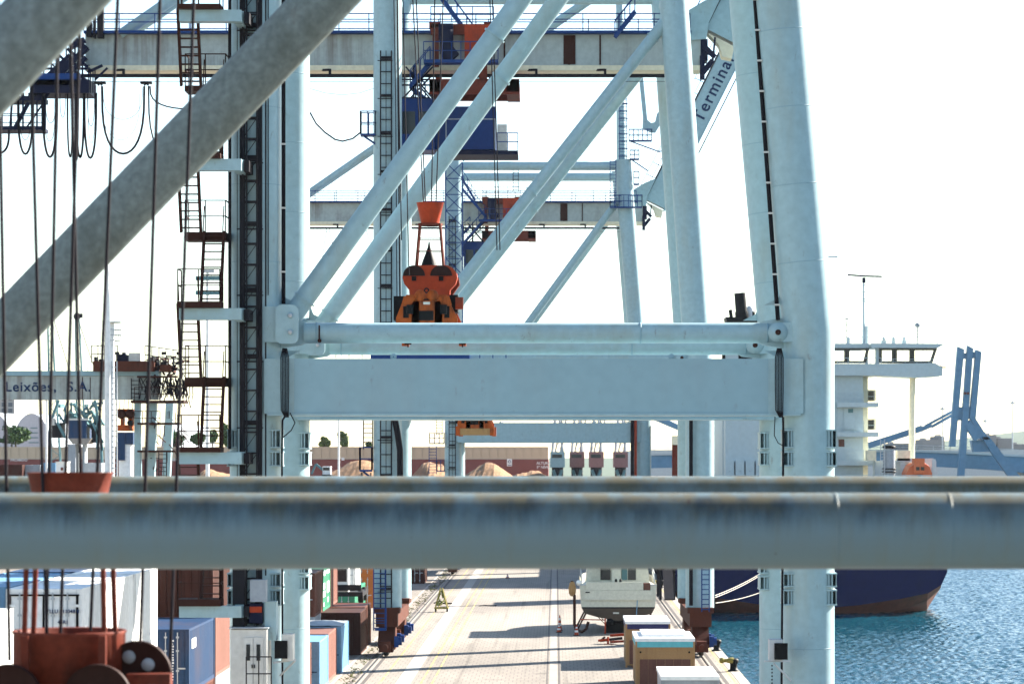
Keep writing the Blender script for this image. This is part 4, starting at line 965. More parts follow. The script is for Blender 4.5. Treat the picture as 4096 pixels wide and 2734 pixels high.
for (xx, yy, zz_, mm, LL, lb) in ((-14.4, 215, 0, 'c_green', 12.19, 'teal green container low behind the brown rail side container'), (-14.4, 215, 2.595, 'c_white', 6.06, 'white container above the teal green one'), (-14.6, 240, 0, 'c_orange', 6.06, 'orange container far along the yard row'), (-14.6, 240, 2.595, 'c_orange', 6.06, 'upper orange container far along the yard row'),
                               (-14.6, 247, 0, 'c_pink', 12.19, 'pink container behind the orange ones'), (-12.5, 286, 0, 'c_darkbrown', 6.06, 'small far brown container between crane leg and rail'), (-12.5, 286, 2.595, 'c_brown', 6.06, 'upper far brown container next to the rail'), (-15.2, 270, 0, 'c_lightblue', 12.19, 'far light blue container behind the crane legs'),
                               (-15.2, 270, 2.595, 'c_pink', 12.19, 'far pink container on the light blue one')):
    container(lb, xx, yy, zz_, mm, L=LL, group=YG)

# yard tractor among the containers
tt = thing('terminal_tractor', 'white yard tractor with dark window half hidden among containers', 'tractor', P(1385, 2410, 205))
b = P(1385, 2410, 205)
def B(x, y, z): return b+Vector((x, y, z))
MB().span(B(-1.1, -1, .75), B(.2, .8, 2.6)).build('cab', 'c_white', tt)
MB().span(B(-1.0, -1.03, 1.5), B(.1, -1.001, 2.4)).build('windscreen', 'glass_dark', tt)
MB().span(B(-1.2, -1.2, .5), B(1.2, 5, .8)).build('chassis', 'dark_steel', tt)
for x in (-1.0, 1.0):
    for y in (0, 3.6): MB().lathe(B(x, y, .48), [(0, -.18), (.40, -.18), (.48, -.1), (.48, .1), (.40, .18), (0, .18)], 18, 'X').build('wheel', 'rubber', tt)
MB().tube(B(.5, 1.0, .8), B(.5, 1.0, 3.0), .1).build('exhaust', 'galv', tt)
tt2 = MB().span(B(-1.1, -1.25, .9), B(1.1, -1.05, 1.3)); tt2.build('bumper', 'dark_steel', tt)

# ------------------------------------------------------------------ break-bulk crates by the seaward rail
def crate(label, x0, x1, y0, L, h_, face, lower, band, top, rim=.14):
    t = thing('cargo_crate', label, 'crate', ((x0+x1)/2, y0, 0))
    MB().span((x0, y0, .12), (x1, y0+L, h_)).build('walls', face, t)
    n_ = 6; bw = (x1-x0)/n_
    if lower:
        for k_ in range(n_): MB().span((x0+.18+k_*(x1-x0-.36)/n_+.006, y0-.03, .2), (x0+.18+(k_+1)*(x1-x0-.36)/n_-.006, y0-.002, h_*.60)).build('plank', lower, t)
    for x in (x0, x1): MB().span((x-.05, y0-.06, 0), (x+.05, y0+.06, h_-.01)).build('corner_post', face, t)
    if band: MB().span((x0-.03, y0-.055, h_-.42), (x1+.03, y0+L+.03, h_-.13)).build('tarpaulin_band', band, t)
    MB().span((x0-.05, y0-.07, h_-.127), (x1+.05, y0+L+.05, h_+.04)).build('tarpaulin', top, t)
    for x in (x0+.3, x1-.5): MB().span((x, y0, 0), (x+.2, y0+L, .118)).build('skid', 'wood_dark', t)
    return t
t = crate('brown lined open crate with white and purple tarpaulin rim', 4.07, 6.55, 172.4, 6.2, 2.62, 'wood', 'wood_dark', 'tarp_purple', 'tarp_white')
t = crate('plywood crate with white and turquoise tarpaulin top', 4.2, 7.2, 156, 6.5, 2.62, 'wood', 'wood_dark', 'tarp_teal', 'tarp_white')
MB().span((4.55, 157.5, 2.66), (6.9, 162, 2.80)).build('tarpaulin_fold', 'tarp_white', t)
for x in (4.42, 6.95): MB().lathe((x, 155.93, 1.95), [(0, -.03), (.05, -.03), (.05, .03)], 10, 'Y').build('bolt', 'black', t)
crate('white topped crate cut off by the bottom edge', 4.6, 7.02, 129.4, 6, 2.6, 'c_grey', None, None, 'tarp_white')
hk = thing('trailer_drawbar', 'orange trailer drawbar with jack beside the brown crate', 'drawbar', P(2440, 2575, 194))
d_ = 194; MB().bar(P(2400, 2560, d_), P(2490, 2550, d_), .5, .16).bar(P(2400, 2562, d_-.3), P(2420, 2545, d_-.3), .12).build('frame', 'dark_steel', hk)
MB().tube(P(2432, 2578, d_-.4), P(2432, 2545, d_-.4), .08, .06).bar(P(2415, 2574, d_-.4), P(2455, 2574, d_-.4), .3, .05).bar(P(2392, 2560, d_-.4), P(2432, 2556, d_-.4), .14).build('jack', 'orange', hk)
MB().bar(P(2440, 2540, d_+.5), P(2500, 2536, d_+.5), .16).build('rail', 'orange', hk); MB().bar(P(2440, 2566, d_-.5), P(2500, 2562, d_-.5), .14).build('rail', 'orange', hk)

# cones, bollards, wheeled gear frame
def cone(label, x, y, h_=.95):
    t = thing('traffic_cone', label, 'cone', (x, y, 0))
    MB().span((x-.22, y-.22, .008), (x+.22, y+.22, .05)).build('base', 'black', t)
    rr = lambda z: .17-.14*z/h_
    zs_ = [.05, h_*.32, h_*.5, h_*.68, h_*.82, h_]
    for i, mm in enumerate(('orange', 'text_white', 'orange', 'text_white', 'orange')):
        MB().lathe((x, y, 0), [(rr(zs_[i]), zs_[i]), (rr(zs_[i+1]), zs_[i+1])]+([(0, h_)] if i == 4 else []), 14).build('band', mm, t)
q = P(2239, 2521, 209); cone('tall red and white cone on the drain strip', q.x, 12.1*FPX/(2521-1825), 1.1)
cone('red and white cone just left of the boat', PX(2306, 203), 12.1*FPX/(2540-1825), .72)
cone('far red cone alone on the open quay', PX(2031, 300), 12.1*FPX/(2311-1825), .45)
cone('dark based cone touching the tall cone', PX(2236, 206), 12.1*FPX/(2524-1825)-1.2, .6)
def bollard(label, x, y):
    t = thing('bollard', label, 'bollard', (x, y, .018))
    MB().lathe((x, y, .018), [(.34, 0), (.34, .05), (.22, .1), (.20, .38), (.27, .5), (.30, .62), (.2, .72), (0, .74)], 18).build('body', 'black', t)
    MB().lathe((x-.12, y, .018), [(0, .45), (.24, .46), (.30, .56), (.28, .68), (.1, .76), (0, .76)], 18).tube((x-.15, y, .6), (x-.62, y, .62), .11).lathe((x-.66, y, .62), [(0, -.16), (.13, -.12), (.17, 0), (.13, .12), (0, .16)], 12, 'X').build('head', 'yellow', t)
for px, py, lb in ((2870, 2602, 'yellow headed bollard on the quay edge nearer the crane bogie'), (2935, 2683, 'yellow headed bollard nearest the bottom right quay edge'), (2645, 2350, 'far yellow bollard in the shade behind the boat')):
    d_ = CAMH*FPX/(py-VY); bollard(lb, min(PX(px, d_), 10.05), d_)
for y, lb in ((172, 'black rubber fender on the quay face below the nearest bollard'), (186, 'black rubber fender on the quay face beside the second crane leg'), (158, 'black rubber fender on the quay face near the bottom edge')):
    MB().tube((QE+.16, y-.8, -.6), (QE+.16, y+.8, -.6), .3, n=14).span((QE+.0, y-.9, -.95), (QE+.12, y+.9, -.25)).build('fender', 'rubber', label=lb, cat='fender', group='quay fenders')
d_ = 234.0; gr = thing('wheeled_gear_frame', 'small wheeled frame with a tapering heap of green gear', 'cart', P(1766, 2445, d_))
b = P(1766, 2445, d_)
gm = MB().bar(B(-.5, -.5, .3), B(.5, -.5, .3), .1).bar(B(-.5, .5, .3), B(.5, .5, .3), .1).bar(B(-.5, -.5, .3), B(-.5, .5, .3), .1).bar(B(.5, -.5, .3), B(.5, .5, .3), .1)
gm.build('frame', 'yellow', gr)
for x in (-.45, .45):
    for y in (-.45, .45): MB().lathe(B(x, y, .14), [(0, -.05), (.14, -.05), (.14, .05), (0, .05)], 14, 'X').build('wheel', 'rubber', gr)
for sx in (-1, 1):
    for sy in (-1, 1): MB().bar(B(.48*sx, .48*sy, .3), B(.08*sx, .08*sy, 1.85), .07).build('upright', 'yellow', gr)
gh = MB(); rnd = random.Random(9)
for k_ in range(40):
    z = rnd.uniform(.35, 1.6); r0 = .42*(1-(z-.3)/1.7); a = rnd.uniform(0, 6.28)
    gh.tube(B(r0*math.cos(a), r0*math.sin(a), z), B(r0*.8*math.cos(a+.5), r0*.8*math.sin(a+.5), z+rnd.uniform(.1, .35)), .06, .03, n=6)
gh.build('gear_heap', 'green_gear', gr)
MB().path([Vector((-6.2, 243, .03)), Vector((-5.7, 243.4, .04)), Vector((-5.2, 242.9, .03)), Vector((-4.8, 243.2, .03))], .05, 6).build('rope_coil', 'dark_steel', label='loose dark rope lying on the quay near the gear frame', cat='rope')
MB().path([Vector((-10.0, 247, .06)), Vector((-9.6, 247.5, .2)), Vector((-9.2, 246.6, .06)), Vector((-8.5, 246.4, .05))], .06, 6).build('hose', 'dark_steel', label='loose hose lying beside the landward rail', cat='hose')

# ------------------------------------------------------------------ motor yacht on stands
bt = thing('motor_yacht', 'cream and white motor yacht on stands, stern towards the camera', 'yacht', (4.3, 207, 0))
xc, y0 = 4.3, 205.5
def sect(s_):                      # half section at station s_ in 0..1 (stern to bow)
    wv = 2.62*(1-max(0, (s_-.45)/.55)**2.2); kz = .86+.1*s_; ch = 1.72+.5*s_**2; sh = 3.35+.75*s_**1.5
    return [(0, kz), (wv*.55, kz+(ch-kz)*.30), (wv*.88, ch-.35), (wv*.95, ch), (wv*.965, ch+.09), (wv*1.0+.02, sh)]
NS = 12; LB = 13.5
for nm, i0, i1, mm in (('hull_bottom', 0, 3, 'boat_bottom'), ('boot_stripe', 3, 4, 'dark_steel'), ('hull', 4, 5, 'boat_white')):
    mb = MB()
    for sx in (-1, 1):
        for k_ in range(NS):
            A, Bb = sect(k_/NS), sect((k_+1)/NS)
            for i in range(i0, i1):
                p = [(xc+sx*A[i][0], y0+LB*k_/NS, A[i][1]), (xc+sx*A[i+1][0], y0+LB*k_/NS, A[i+1][1]), (xc+sx*Bb[i+1][0], y0+LB*(k_+1)/NS, Bb[i+1][1]), (xc+sx*Bb[i][0], y0+LB*(k_+1)/NS, Bb[i][1])]
                mb._add(p if sx > 0 else p[::-1], [(0, 1, 2, 3)], True)
    A = sect(0)
    for i in range(i0, i1): mb.quad((xc-A[i][0], y0, A[i][1]), (xc+A[i][0], y0, A[i][1]), (xc+A[i+1][0], y0, A[i+1][1]), (xc-A[i+1][0], y0, A[i+1][1]))
    if nm == 'hull':
        mb.quad((xc-2.6, y0, 3.3), (xc+2.6, y0, 3.3), (xc+1.0, y0+LB*.95, 3.9), (xc-1.0, y0+LB*.95, 3.9))
    mb.build(nm, mm, bt)
MB().span((xc-2.35, y0-.12, 2.28), (xc+2.35, y0-.004, 2.96)).build('transom_panel', 'boat_white', bt)
MB().span((xc-2.2, y0-.1, 2.97), (xc+1.7, y0+.1, 3.52)).build('transom_rail', 'boat_white', bt)
MB().span((xc+1.72, y0-.06, 2.95), (xc+2.2, y0+.5, 3.45)).build('stern_step', 'wood_dark', bt)
MB().span((xc-2.25, y0-.13, 2.78), (xc-1.95, y0-.121, 2.86)).build('exhaust_vent', 'dark_steel', bt)
cb = MB().prism([(xc-2.2, y0+1.6, 3.3), (xc+2.2, y0+1.6, 3.3), (xc+2.0, y0+1.6, 5.3), (xc-2.0, y0+1.6, 5.3)], (0, 6, 0)).build('cabin', 'boat_white', bt)
for xa, xb, mm in ((-1.2, -.5, 'glass_dark'), (.25, .65, 'steel_teal'), (.7, 1.25, 'glass_dark')):
    MB().span((xc+xa, y0+1.56, 3.6), (xc+xb, y0+1.598, 4.7)).build('cabin_window', mm, cb)
MB().span((xc-.42, y0+1.2, 3.3), (xc+.2, y0+1.59, 4.9)).build('cabin_door', 'boat_white', cb)
MB().prism([(xc-2.3, y0+.6, 5.3), (xc+2.3, y0+.6, 5.3), (xc+2.1, y0+.6, 5.75), (xc-2.1, y0+.6, 5.75)], (0, 7.5, 0)).build('flybridge', 'boat_white', bt)
for k_ in range(2): MB().lathe((xc-.15+k_*.3, y0+.05, 3.52), [(.09, 0), (.09, .16), (.03, .22)], 10).build('cleat', 'black', bt)
r_ = MB(); railing(r_, (xc-2.5, y0+.3, 3.35), (xc-2.55, y0+7, 3.6), .75, 1.2, .018); r_.build('guard_rail', 'galv', bt)
r_ = MB(); railing(r_, (xc+2.5, y0+.3, 3.35), (xc+2.55, y0+7, 3.6), .75, 1.2, .018); r_.build('guard_rail', 'galv', bt)
MB().span((xc-2.62, y0-.05, 3.28), (xc+2.62, y0-.003, 3.36)).build('rub_rail', 'galv', bt)
MB().path([(xc+1.35, y0-.08, 2.9), (xc+1.3, y0-.08, 2.2), (xc+1.25, y0-.1, 1.4), (xc+1.22, y0-.1, .95)], .03, 6).build('lashing_strap', 'c_lightblue', bt)
MB().span((xc-.35, y0-.03, 1.35), (xc+.05, y0-.004, 1.45)).build('anode_plate', 'pale', bt)
for k_ in range(5): MB().span((xc-1.75, y0+1.5, 3.35+k_*.22), (xc-1.3, y0+1.56, 3.42+k_*.22)).build('locker_slat', 'boat_white', bt)
for sx in (-1, 1):
    MB().tube((xc+sx*.55, y0+.5, 1.25), (xc+sx*.55, y0+.1, .75), .07).lathe((xc+sx*.55, y0+.05, .75), [(0, -.1), (.28, -.06), (.28, .06), (0, .1)], 14, 'Y').build('propeller', 'black', bt)
    MB().prism([(xc+sx*.55-.03, y0+.05, 1.2), (xc+sx*.55-.03, y0+.5, 1.2), (xc+sx*.55-.03, y0+.4, .55), (xc+sx*.55-.03, y0+.1, .55)], (.06, 0, 0)).build('rudder', 'dark_steel', bt)
MB().span((xc-.85, y0+.8, 0), (xc+.85, y0+1.5, .68)).build('keel_block', 'black', bt); MB().span((xc-.7, y0+5, 0), (xc+.7, y0+6, .74)).build('keel_block', 'black', bt)
for sx in (-1, 1):
    for y in (.8, 5.5): MB().tube((xc+sx*2.9, y0+y, 0), (xc+sx*2.0, y0+y, 1.75), .06, n=8).bar((xc+sx*2.0, y0+y, 1.75), (xc+sx*.9, y0+y, .6), .05).build('prop_stand', 'rust', bt)
MB().bar((xc-2.6, y0+.2, .95), (xc-.9, y0+.5, .9), .07).bar((xc-.9, y0-.3, 0), (xc-.9, y0-.3, 1.05), .1).build('support_bar', 'orange', bt)
hp_ = thing('shore_hose_post', 'brown lagged hose post standing against the yacht', 'hose', (xc-3.0, y0-.2, 0))
MB().path([(xc-3.15, y0, 3.6), (xc-3.2, y0, 3.0), (xc-3.0, y0, 2.6), (xc-3.0, y0-.1, .6), (xc-2.9, y0-.2, .22), (xc-2.5, y0-.2, .12), (xc-2.2, y0-.1, .3), (xc-2.05, y0, .8)], .10, 8).build('hose', 'rust', hp_)
MB().lathe((xc-3.15, y0, 3.05), [(.1, -.5), (.24, -.3), (.26, .1), (.18, .4), (.1, .5)], 12).build('wrapped_bundle', 'wood', hp_)
MB().lathe((xc-2.7, y0+.1, 3.45), [(0, -.16), (.2, -.1), (.2, .1), (0, .16)], 12, 'Y').build('buoy', 'c_white', hp_)

# ------------------------------------------------------------------ the ship
sh = thing('cargo_ship', 'dark blue cargo ship with white superstructure moored beyond the cranes', 'ship', (24.55, 288, -3))
SX, SY = 24.55, 288.0
def half(o): return o+[(x*0+13.1, z) for x, z in ((0, 9.6),)]
ST = [(288.0, [(0, -2.55), (4.5, -2.15), (8.5, -1.55), (11.2, -1.0), (12.5, -.2), (13.05, 1.0), (13.1, 9.4)]),
      (289.5, [(0, -3.6), (4.5, -3.3), (8.5, -2.7), (11.3, -1.8), (12.6, -.6), (13.08, .9), (13.1, 9.4)]),
      (293.5, [(0, -5.5), (5.0, -5.0), (9.3, -4.0), (11.8, -2.8), (12.8, -1.2), (13.1, .8), (13.1, 9.4)]),
      (302, [(0, -8), (6.0, -7.5), (10.5, -6.0), (12.6, -4.4), (13.0, -2.2), (13.1, .6), (13.1, 9.4)]),
      (320, [(0, -10), (8.0, -9.8), (12.0, -8.5), (13.0, -6), (13.1, -3.5), (13.1, .6), (13.1, 9.4)]),
      (440, [(0, -10), (8.0, -9.8), (12.0, -8.5), (13.0, -6), (13.1, -3.5), (13.1, .6), (13.1, 9.4)])]
for nm, i0, i1, mm in (('hull_bottom', 0, 4, 'hull_red'), ('hull', 4, 6, 'hull_blue')):
    mb = MB()
    for sx in (-1, 1):
        for (ya, A), (yb, Bq) in zip(ST[:-1], ST[1:]):
            for i in range(i0, i1):
                p = [(SX+sx*A[i][0], ya, A[i][1]), (SX+sx*A[i+1][0], ya, A[i+1][1]), (SX+sx*Bq[i+1][0], yb, Bq[i+1][1]), (SX+sx*Bq[i][0], yb, Bq[i][1])]
                mb._add(p if sx > 0 else p[::-1], [(0, 1, 2, 3)], True)
    mb.build(nm, mm, sh)
A = ST[0][1]; tr = MB()
tr._add([(SX-x, 288, z) for x, z in A[::-1]]+[(SX+x, 288, z) for x, z in A[1:]], [tuple(range(2*len(A)-1))])
tr.build('transom', 'hull_blue', sh)
MB().quad((SX-13.1, 288, 9.2), (SX+13.1, 288, 9.2), (SX+13.1, 440, 9.2), (SX-13.1, 440, 9.2)).build('deck', 'concrete_plain', sh)
r_ = MB(); railing(r_, (SX-13, 288.1, 9.2), (SX+13, 288.1, 9.2), 1.1, 1.2, .03); r_.build('stern_railing', 'ship_white', sh)
D3 = 300.0
def X3(x): return PX(x, D3)
def Z3(y): return PZ(y, D3)
tw = MB().span((X3(2890), D3, 9.2), (X3(3452), D3+16, Z3(1500))).build('accommodation_block', 'ship_white', sh)
MB().span((X3(3452)+.004, D3+1.5, 9.2), (X3(3478), D3+12, Z3(1500))).build('side_casing', 'ship_cream', tw)
for yt in (1610, 1728, 1842):       # recessed decks: slab and shadowed recess
    MB().span((X3(3345), D3-1.1, Z3(yt+18)), (X3(3510 if yt != 1842 else 3700), D3+1.5, Z3(yt))).build('deck_slab', 'ship_white', tw)
    r_ = MB(); railing(r_, (X3(3345), D3-1.05, Z3(yt)), (X3(3450), D3-1.05, Z3(yt)), 1.1, 1.0, .025); r_.build('railing', 'ship_white', tw)
for y0_, y1_ in ((1562, 1602), (1678, 1718)):
    wn = MB().span((X3(3478), D3+2.0, Z3(y1_)), (X3(3512), D3+4.5, Z3(y0_-6))).build('window_bay', 'ship_cream', tw)
    MB().span((X3(3479), D3+1.96, Z3(y1_-3)), (X3(3504), D3+1.995, Z3(y0_))).build('window', 'glass_dark', wn)
    MB().span((X3(3478), D3+1.93, Z3((y0_+y1_)/2+2)), (X3(3506), D3+1.955, Z3((y0_+y1_)/2))).build('window_bar', 'ship_white', wn)
dr = MB().span((X3(3362), D3-.08, Z3(1718)), (X3(3430), D3-.003, Z3(1618))).build('door_bulkhead', 'ship_white', tw)
MB().span((X3(3375), D3-.16, Z3(1716)), (X3(3420), D3-.085, Z3(1630))).build('door', 'ship_white', dr)
MB().span((X3(3392), D3-.19, Z3(1650)), (X3(3412), D3-.165, Z3(1634))).build('door_sign', 'steel_teal', dr)
MB().span((X3(3354), D3-.06, Z3(1785)), (X3(3377), D3-.003, Z3(1756))).build('fire_cabinet', 'wood_dark', tw)
MB().span((X3(3350), D3-.1, Z3(1728)), (X3(3365), D3-.003, Z3(1610))).build('pipe_trunk', 'ship_white', tw)
# navigation bridge with wings, windows and roof gear
br = MB().span((X3(2870), D3-1, Z3(1502)), (X3(3520), D3+9, Z3(1455))).build('bridge_deck', 'ship_white', sh)
MB().prism([(X3(3520), D3-1, Z3(1503)), (X3(3655), D3-1, Z3(1510)), (X3(3765), D3-1, Z3(1503)), (X3(3765), D3-1, Z3(1470)), (X3(3735), D3-1, Z3(1452)), (X3(3520), D3-1, Z3(1455))], (0, 5.5, 0)).build('bridge_wing', 'ship_white', br)
MB().span((X3(2870), D3-.5, Z3(1392)), (X3(3475), D3+9, Z3(1374))).build('bridge_roof', 'ship_white', br)
MB().prism([(X3(3480), D3-1.2, Z3(1392)), (X3(3745), D3-1.2, Z3(1392)), (X3(3775), D3-1.2, Z3(1376)), (X3(3480), D3-1.2, Z3(1374))], (0, 6, 0)).build('wing_roof', 'ship_white', br)
def frame_win(x0, x1, y0_, y1_, slant=0):
    # dark mullioned frame with a clear opening behind which the sky shows
    f = MB()
    a, b_ = X3(x0), X3(x1); t0, t1 = Z3(y0_), Z3(y1_); th = .24
    f.span((a, D3-.6, t1), (b_, D3-.45, t1+th)); f.span((a, D3-.6, t0-th), (b_+slant, D3-.45, t0))
    f.bar((a+.12, D3-.52, t1), (a+.12, D3-.52, t0), .30, .15, up=Vector((0, 1, 0)))
    f.bar((b_-.12, D3-.52, t1), (b_-.12+slant, D3-.52, t0), .30, .15, up=Vector((0, 1, 0)))
    f.build('window_frame', 'glass_dark', br)
for x0, x1, sl in ((3300, 3385, 0), (3385, 3460, .35), (3515, 3575, 0), (3575, 3645, 0), (3645, 3725, .5)):
    frame_win(x0, x1, 1392, 1453, sl)
MB().span((X3(3462), D3-.5, Z3(1455)), (X3(3470), D3-.3, Z3(1392))).span((X3(3499), D3-.5, Z3(1455)), (X3(3514), D3-.3, Z3(1392))).build('bulkhead_post', 'ship_white', br)
r_ = MB(); railing(r_, (X3(3345), D3-1.0, Z3(1470)), (X3(3520), D3-1.0, Z3(1470)), .95, 1.1, .025); r_.build('railing', 'ship_white', br); r_ = MB(); railing(r_, (X3(3520), D3-1.05, Z3(1455)), (X3(3758), D3-1.05, Z3(1455)), .45, 1.2, .02); r_.build('railing', 'ship_white', br); r_ = MB()
railing(r_, (X3(3345), D3, Z3(1374)), (X3(3750), D3, Z3(1374)), 1.9, 1.5, .022, mid=(.35, .68)); r_.build('railing', 'ship_white', br)
MB().tube((X3(3655), D3+1, Z3(1506)), (X3(3650), D3+1, 9.2), .31, n=16).build('wing_post', 'ship_cream', br)
MB().lathe((X3(3758), D3-.9, Z3(1470)), [(0, -.1), (.18, -.08), (.18, .1)], 12, 'Y').bar((X3(3758), D3-.9, Z3(1470)), (X3(3780), D3-.9, Z3(1470)), .12).build('side_light', 'red_oxide', br)
for x, w_ in ((3528, .5), (3570, .35), (3612, .4), (3390, .3)): MB().span((X3(x), D3+.5, Z3(1374)), (X3(x)+w_, D3+1, Z3(1374)+.35)).lathe((X3(x)+w_/2, D3+.6, Z3(1374)+.5), [(0, -.16), (.18, -.1), (.18, .1), (0, .16)], 10, 'Y').build('roof_gear', 'ship_white', br)
MB().tube((X3(3670), D3, Z3(1374)), (X3(3670), D3, Z3(1310)), .06).lathe((X3(3670), D3, Z3(1300)), [(0, -.28), (.22, -.16), (.28, 0), (.22, .16), (0, .28)], 14).build('dome_antenna', 'c_grey', br)
MB().tube((X3(3387), D3, Z3(1374)), (X3(3387), D3, Z3(1280)), .05).bar((X3(3380), D3, Z3(1275)), (X3(3395), D3, Z3(1275)), .12).build('whip_antenna', 'c_grey', br)
ms = MB().tube((X3(3463), D3+2, Z3(1374)), (X3(3463), D3+2, Z3(1120)), .16, .09, n=10).span((X3(3470), D3+1.5, Z3(1374)), (X3(3478), D3+2.5, Z3(1300))).build('radar_mast', 'ship_white', br)
for y_, w_ in ((1133, 1.1), (1163, .5), (1190, .5), (1200, .4)): MB().bar((X3(3463)-w_*.8, D3+2, Z3(y_)), (X3(3463)+w_, D3+2, Z3(y_)), .07).build('yardarm', 'c_grey', ms)
MB().tube((X3(3464), D3+2, Z3(1126)), (X3(3464), D3+2, Z3(1105)), .18).bar((X3(3398), D3+2, Z3(1094)), (X3(3464), D3+2, Z3(1099)), .2, .16).bar((X3(3464), D3+2, Z3(1099)), (X3(3536), D3+2, Z3(1101)), .2, .16).build('radar_scanner', 'navy_steel', ms)
MB().tube((X3(3330), D3+4, Z3(1374)), (X3(3318), D3+4, Z3(985)), .08, .04).bar((X3(3318), D3+4, Z3(1016)), (X3(3366), D3+4, Z3(1016)), .16).build('second_mast', 'ship_white', br)
# funnel casing with exhausts
fc = MB().span((X3(2894), D3-3.5, 9.2), (X3(3060), D3-.01, Z3(1294))).build('funnel_casing', 'ship_white', sh)
MB().prism([(X3(2898), D3-3.8, Z3(1292)), (X3(3060), D3-3.8, Z3(1292)), (X3(3060), D3-3.8, Z3(1276)), (X3(2895), D3-3.8, Z3(1274))], (0, 4, 0)).build('funnel_cap', 'black', fc)
MB().tube((X3(2963), D3-2, Z3(1280)), (X3(2954), D3-2, Z3(1176)), .58, .56, n=20).tube((X3(2963), D3-2, Z3(1280)), (X3(2961), D3-2, Z3(1250)), .66, .66, n=20).build('exhaust_pipe', 'black', fc)
MB().tube((X3(2920), D3-2.5, Z3(1278)), (X3(2915), D3-2.5, Z3(1243)), .18).tube((X3(3008), D3-2.5, Z3(1278)), (X3(3008), D3-2.5, Z3(1250)), .14).build('exhaust_pipe', 'black', fc)
MB().lathe((X3(2997), D3-1, Z3(1245)), [(.45, -.9), (.45, .0), (.38, .3), (.2, .5), (0, .55)], 16).build('satellite_dome', 'c_white', fc)
MB().span((X3(2880), D3-3.6, Z3(1440)), (X3(2893), D3-3.4, Z3(1412))).span((X3(2945), D3-3.53, Z3(1440)), (X3(3000), D3-3.503, Z3(1412))).build('vent_louvre', 'black', fc)
for k_ in range(4):
    x = X3(2890)+k_*1.0; MB().span((x+.05, D3-4.3, Z3(1900)), (x+.9, D3-3.52, Z3(1842))).lathe((x+.48, D3-4.32, Z3(1880)), [(0, -.02), (.09, -.02), (.09, .02)], 10, 'Y').build('deck_locker', 'ship_white', sh)
ck = thing('free_fall_lifeboat', 'orange enclosed lifeboat on the stern of the blue ship', 'lifeboat', (PX(3680, 293), 293, 9.2))
def X4(x): return PX(x, 293)
def Z4(y): return PZ(y, 293)
lb = MB(); prof = [(3618, 1930), (3622, 1890), (3632, 1868), (3655, 1852), (3705, 1850), (3722, 1862), (3732, 1890), (3736, 1930), (3725, 1990), (3640, 1990)]
cx_, cz_ = X4(3678), Z4(1920); secs = [(0, .93), (1.2, 1.0), (4.5, 1.0), (6.0, .7), (6.8, .25)]
rg = [[(cx_+(X4(a)-cx_)*s_, 293+dy, cz_+(Z4(b)-cz_)*s_) for a, b in prof] for dy, s_ in secs]
vs = [v_ for q_ in rg for v_ in q_]; n = len(prof)
lb._add(vs, [(i*n+j, i*n+(j+1) % n, (i+1)*n+(j+1) % n, (i+1)*n+j) for i in range(len(secs)-1) for j in range(n)], True)
lb._add(rg[0], [tuple(range(n))[::-1]]); lb.build('hull', 'lifeboat', ck)
wh = MB().span((X4(3655), 292.6, Z4(1893)), (X4(3697), 294.5, Z4(1832))).build('wheelhouse', 'lifeboat', ck)
for a in (3662, 3681): MB().span((X4(a), 292.56, Z4(1880)), (X4(a+14), 292.597, Z4(1866))).build('window', 'glass_dark', wh)
MB().span((X4(3670), 292.5, Z4(1918)), (X4(3688), 292.97, Z4(1898))).build('hatch', 'navy_steel', ck)
MB().span((X4(3616), 296.05, Z4(1990)), (X4(3634), 296.3, Z4(1833))).build('davit', 'ship_white', ck); MB().span((X4(3728), 293.4, Z4(1990)), (X4(3745), 293.7, Z4(1835))).build('davit', 'ship_white', ck)
MB().span((X4(3600), 296, Z4(1846)), (X4(3750), 296.04, Z4(1832))).build('davit_beam', 'ship_white', ck)
dt = thing('deck_mast_house', 'pale cylindrical deck post with dark capped top on the ship stern', 'deck gear', (PX(3556, 294), 294, 9.2))
MB().tube((PX(3556, 294), 294, 9.2), (PX(3556, 294), 294, PZ(1800, 294)), .6, n=20).build('post', 'c_grey', dt)
MB().lathe((PX(3556, 294), 294, PZ(1785, 294)), [(0, -.2), (.62, -.2), (.68, 0), (.5, .12), (0, .15)], 20).build('cap', 'black', dt)
for y_ in (1874, 1886): MB().lathe((PX(3556, 294), 294, PZ(y_, 294)), [(.6, -.06), (.72, -.06), (.72, .06), (.6, .06)], 20).build('ring', 'dark_steel', dt)
ladder(dt, 'ladder', (PX(3528, 294), 293.4, 9.2), 4.6, .4, .3, 'galv')
for (xa, xb, ya, yb, nm) in ((3470, 3505, 1800, 1842, 'cream'), (3590, 3640, 1800, 1842, 'cream')): MB().span((PX(xa, 296), 296, PZ(yb, 296)), (PX(xb, 296), 298, PZ(ya, 296))).build('deck_box', 'ship_cream', sh)
MB().span((PX(3500, 297), 297, 9.2), (PX(3745, 297), 299, PZ(1842, 297))).build('poop_house', 'ship_white', sh)
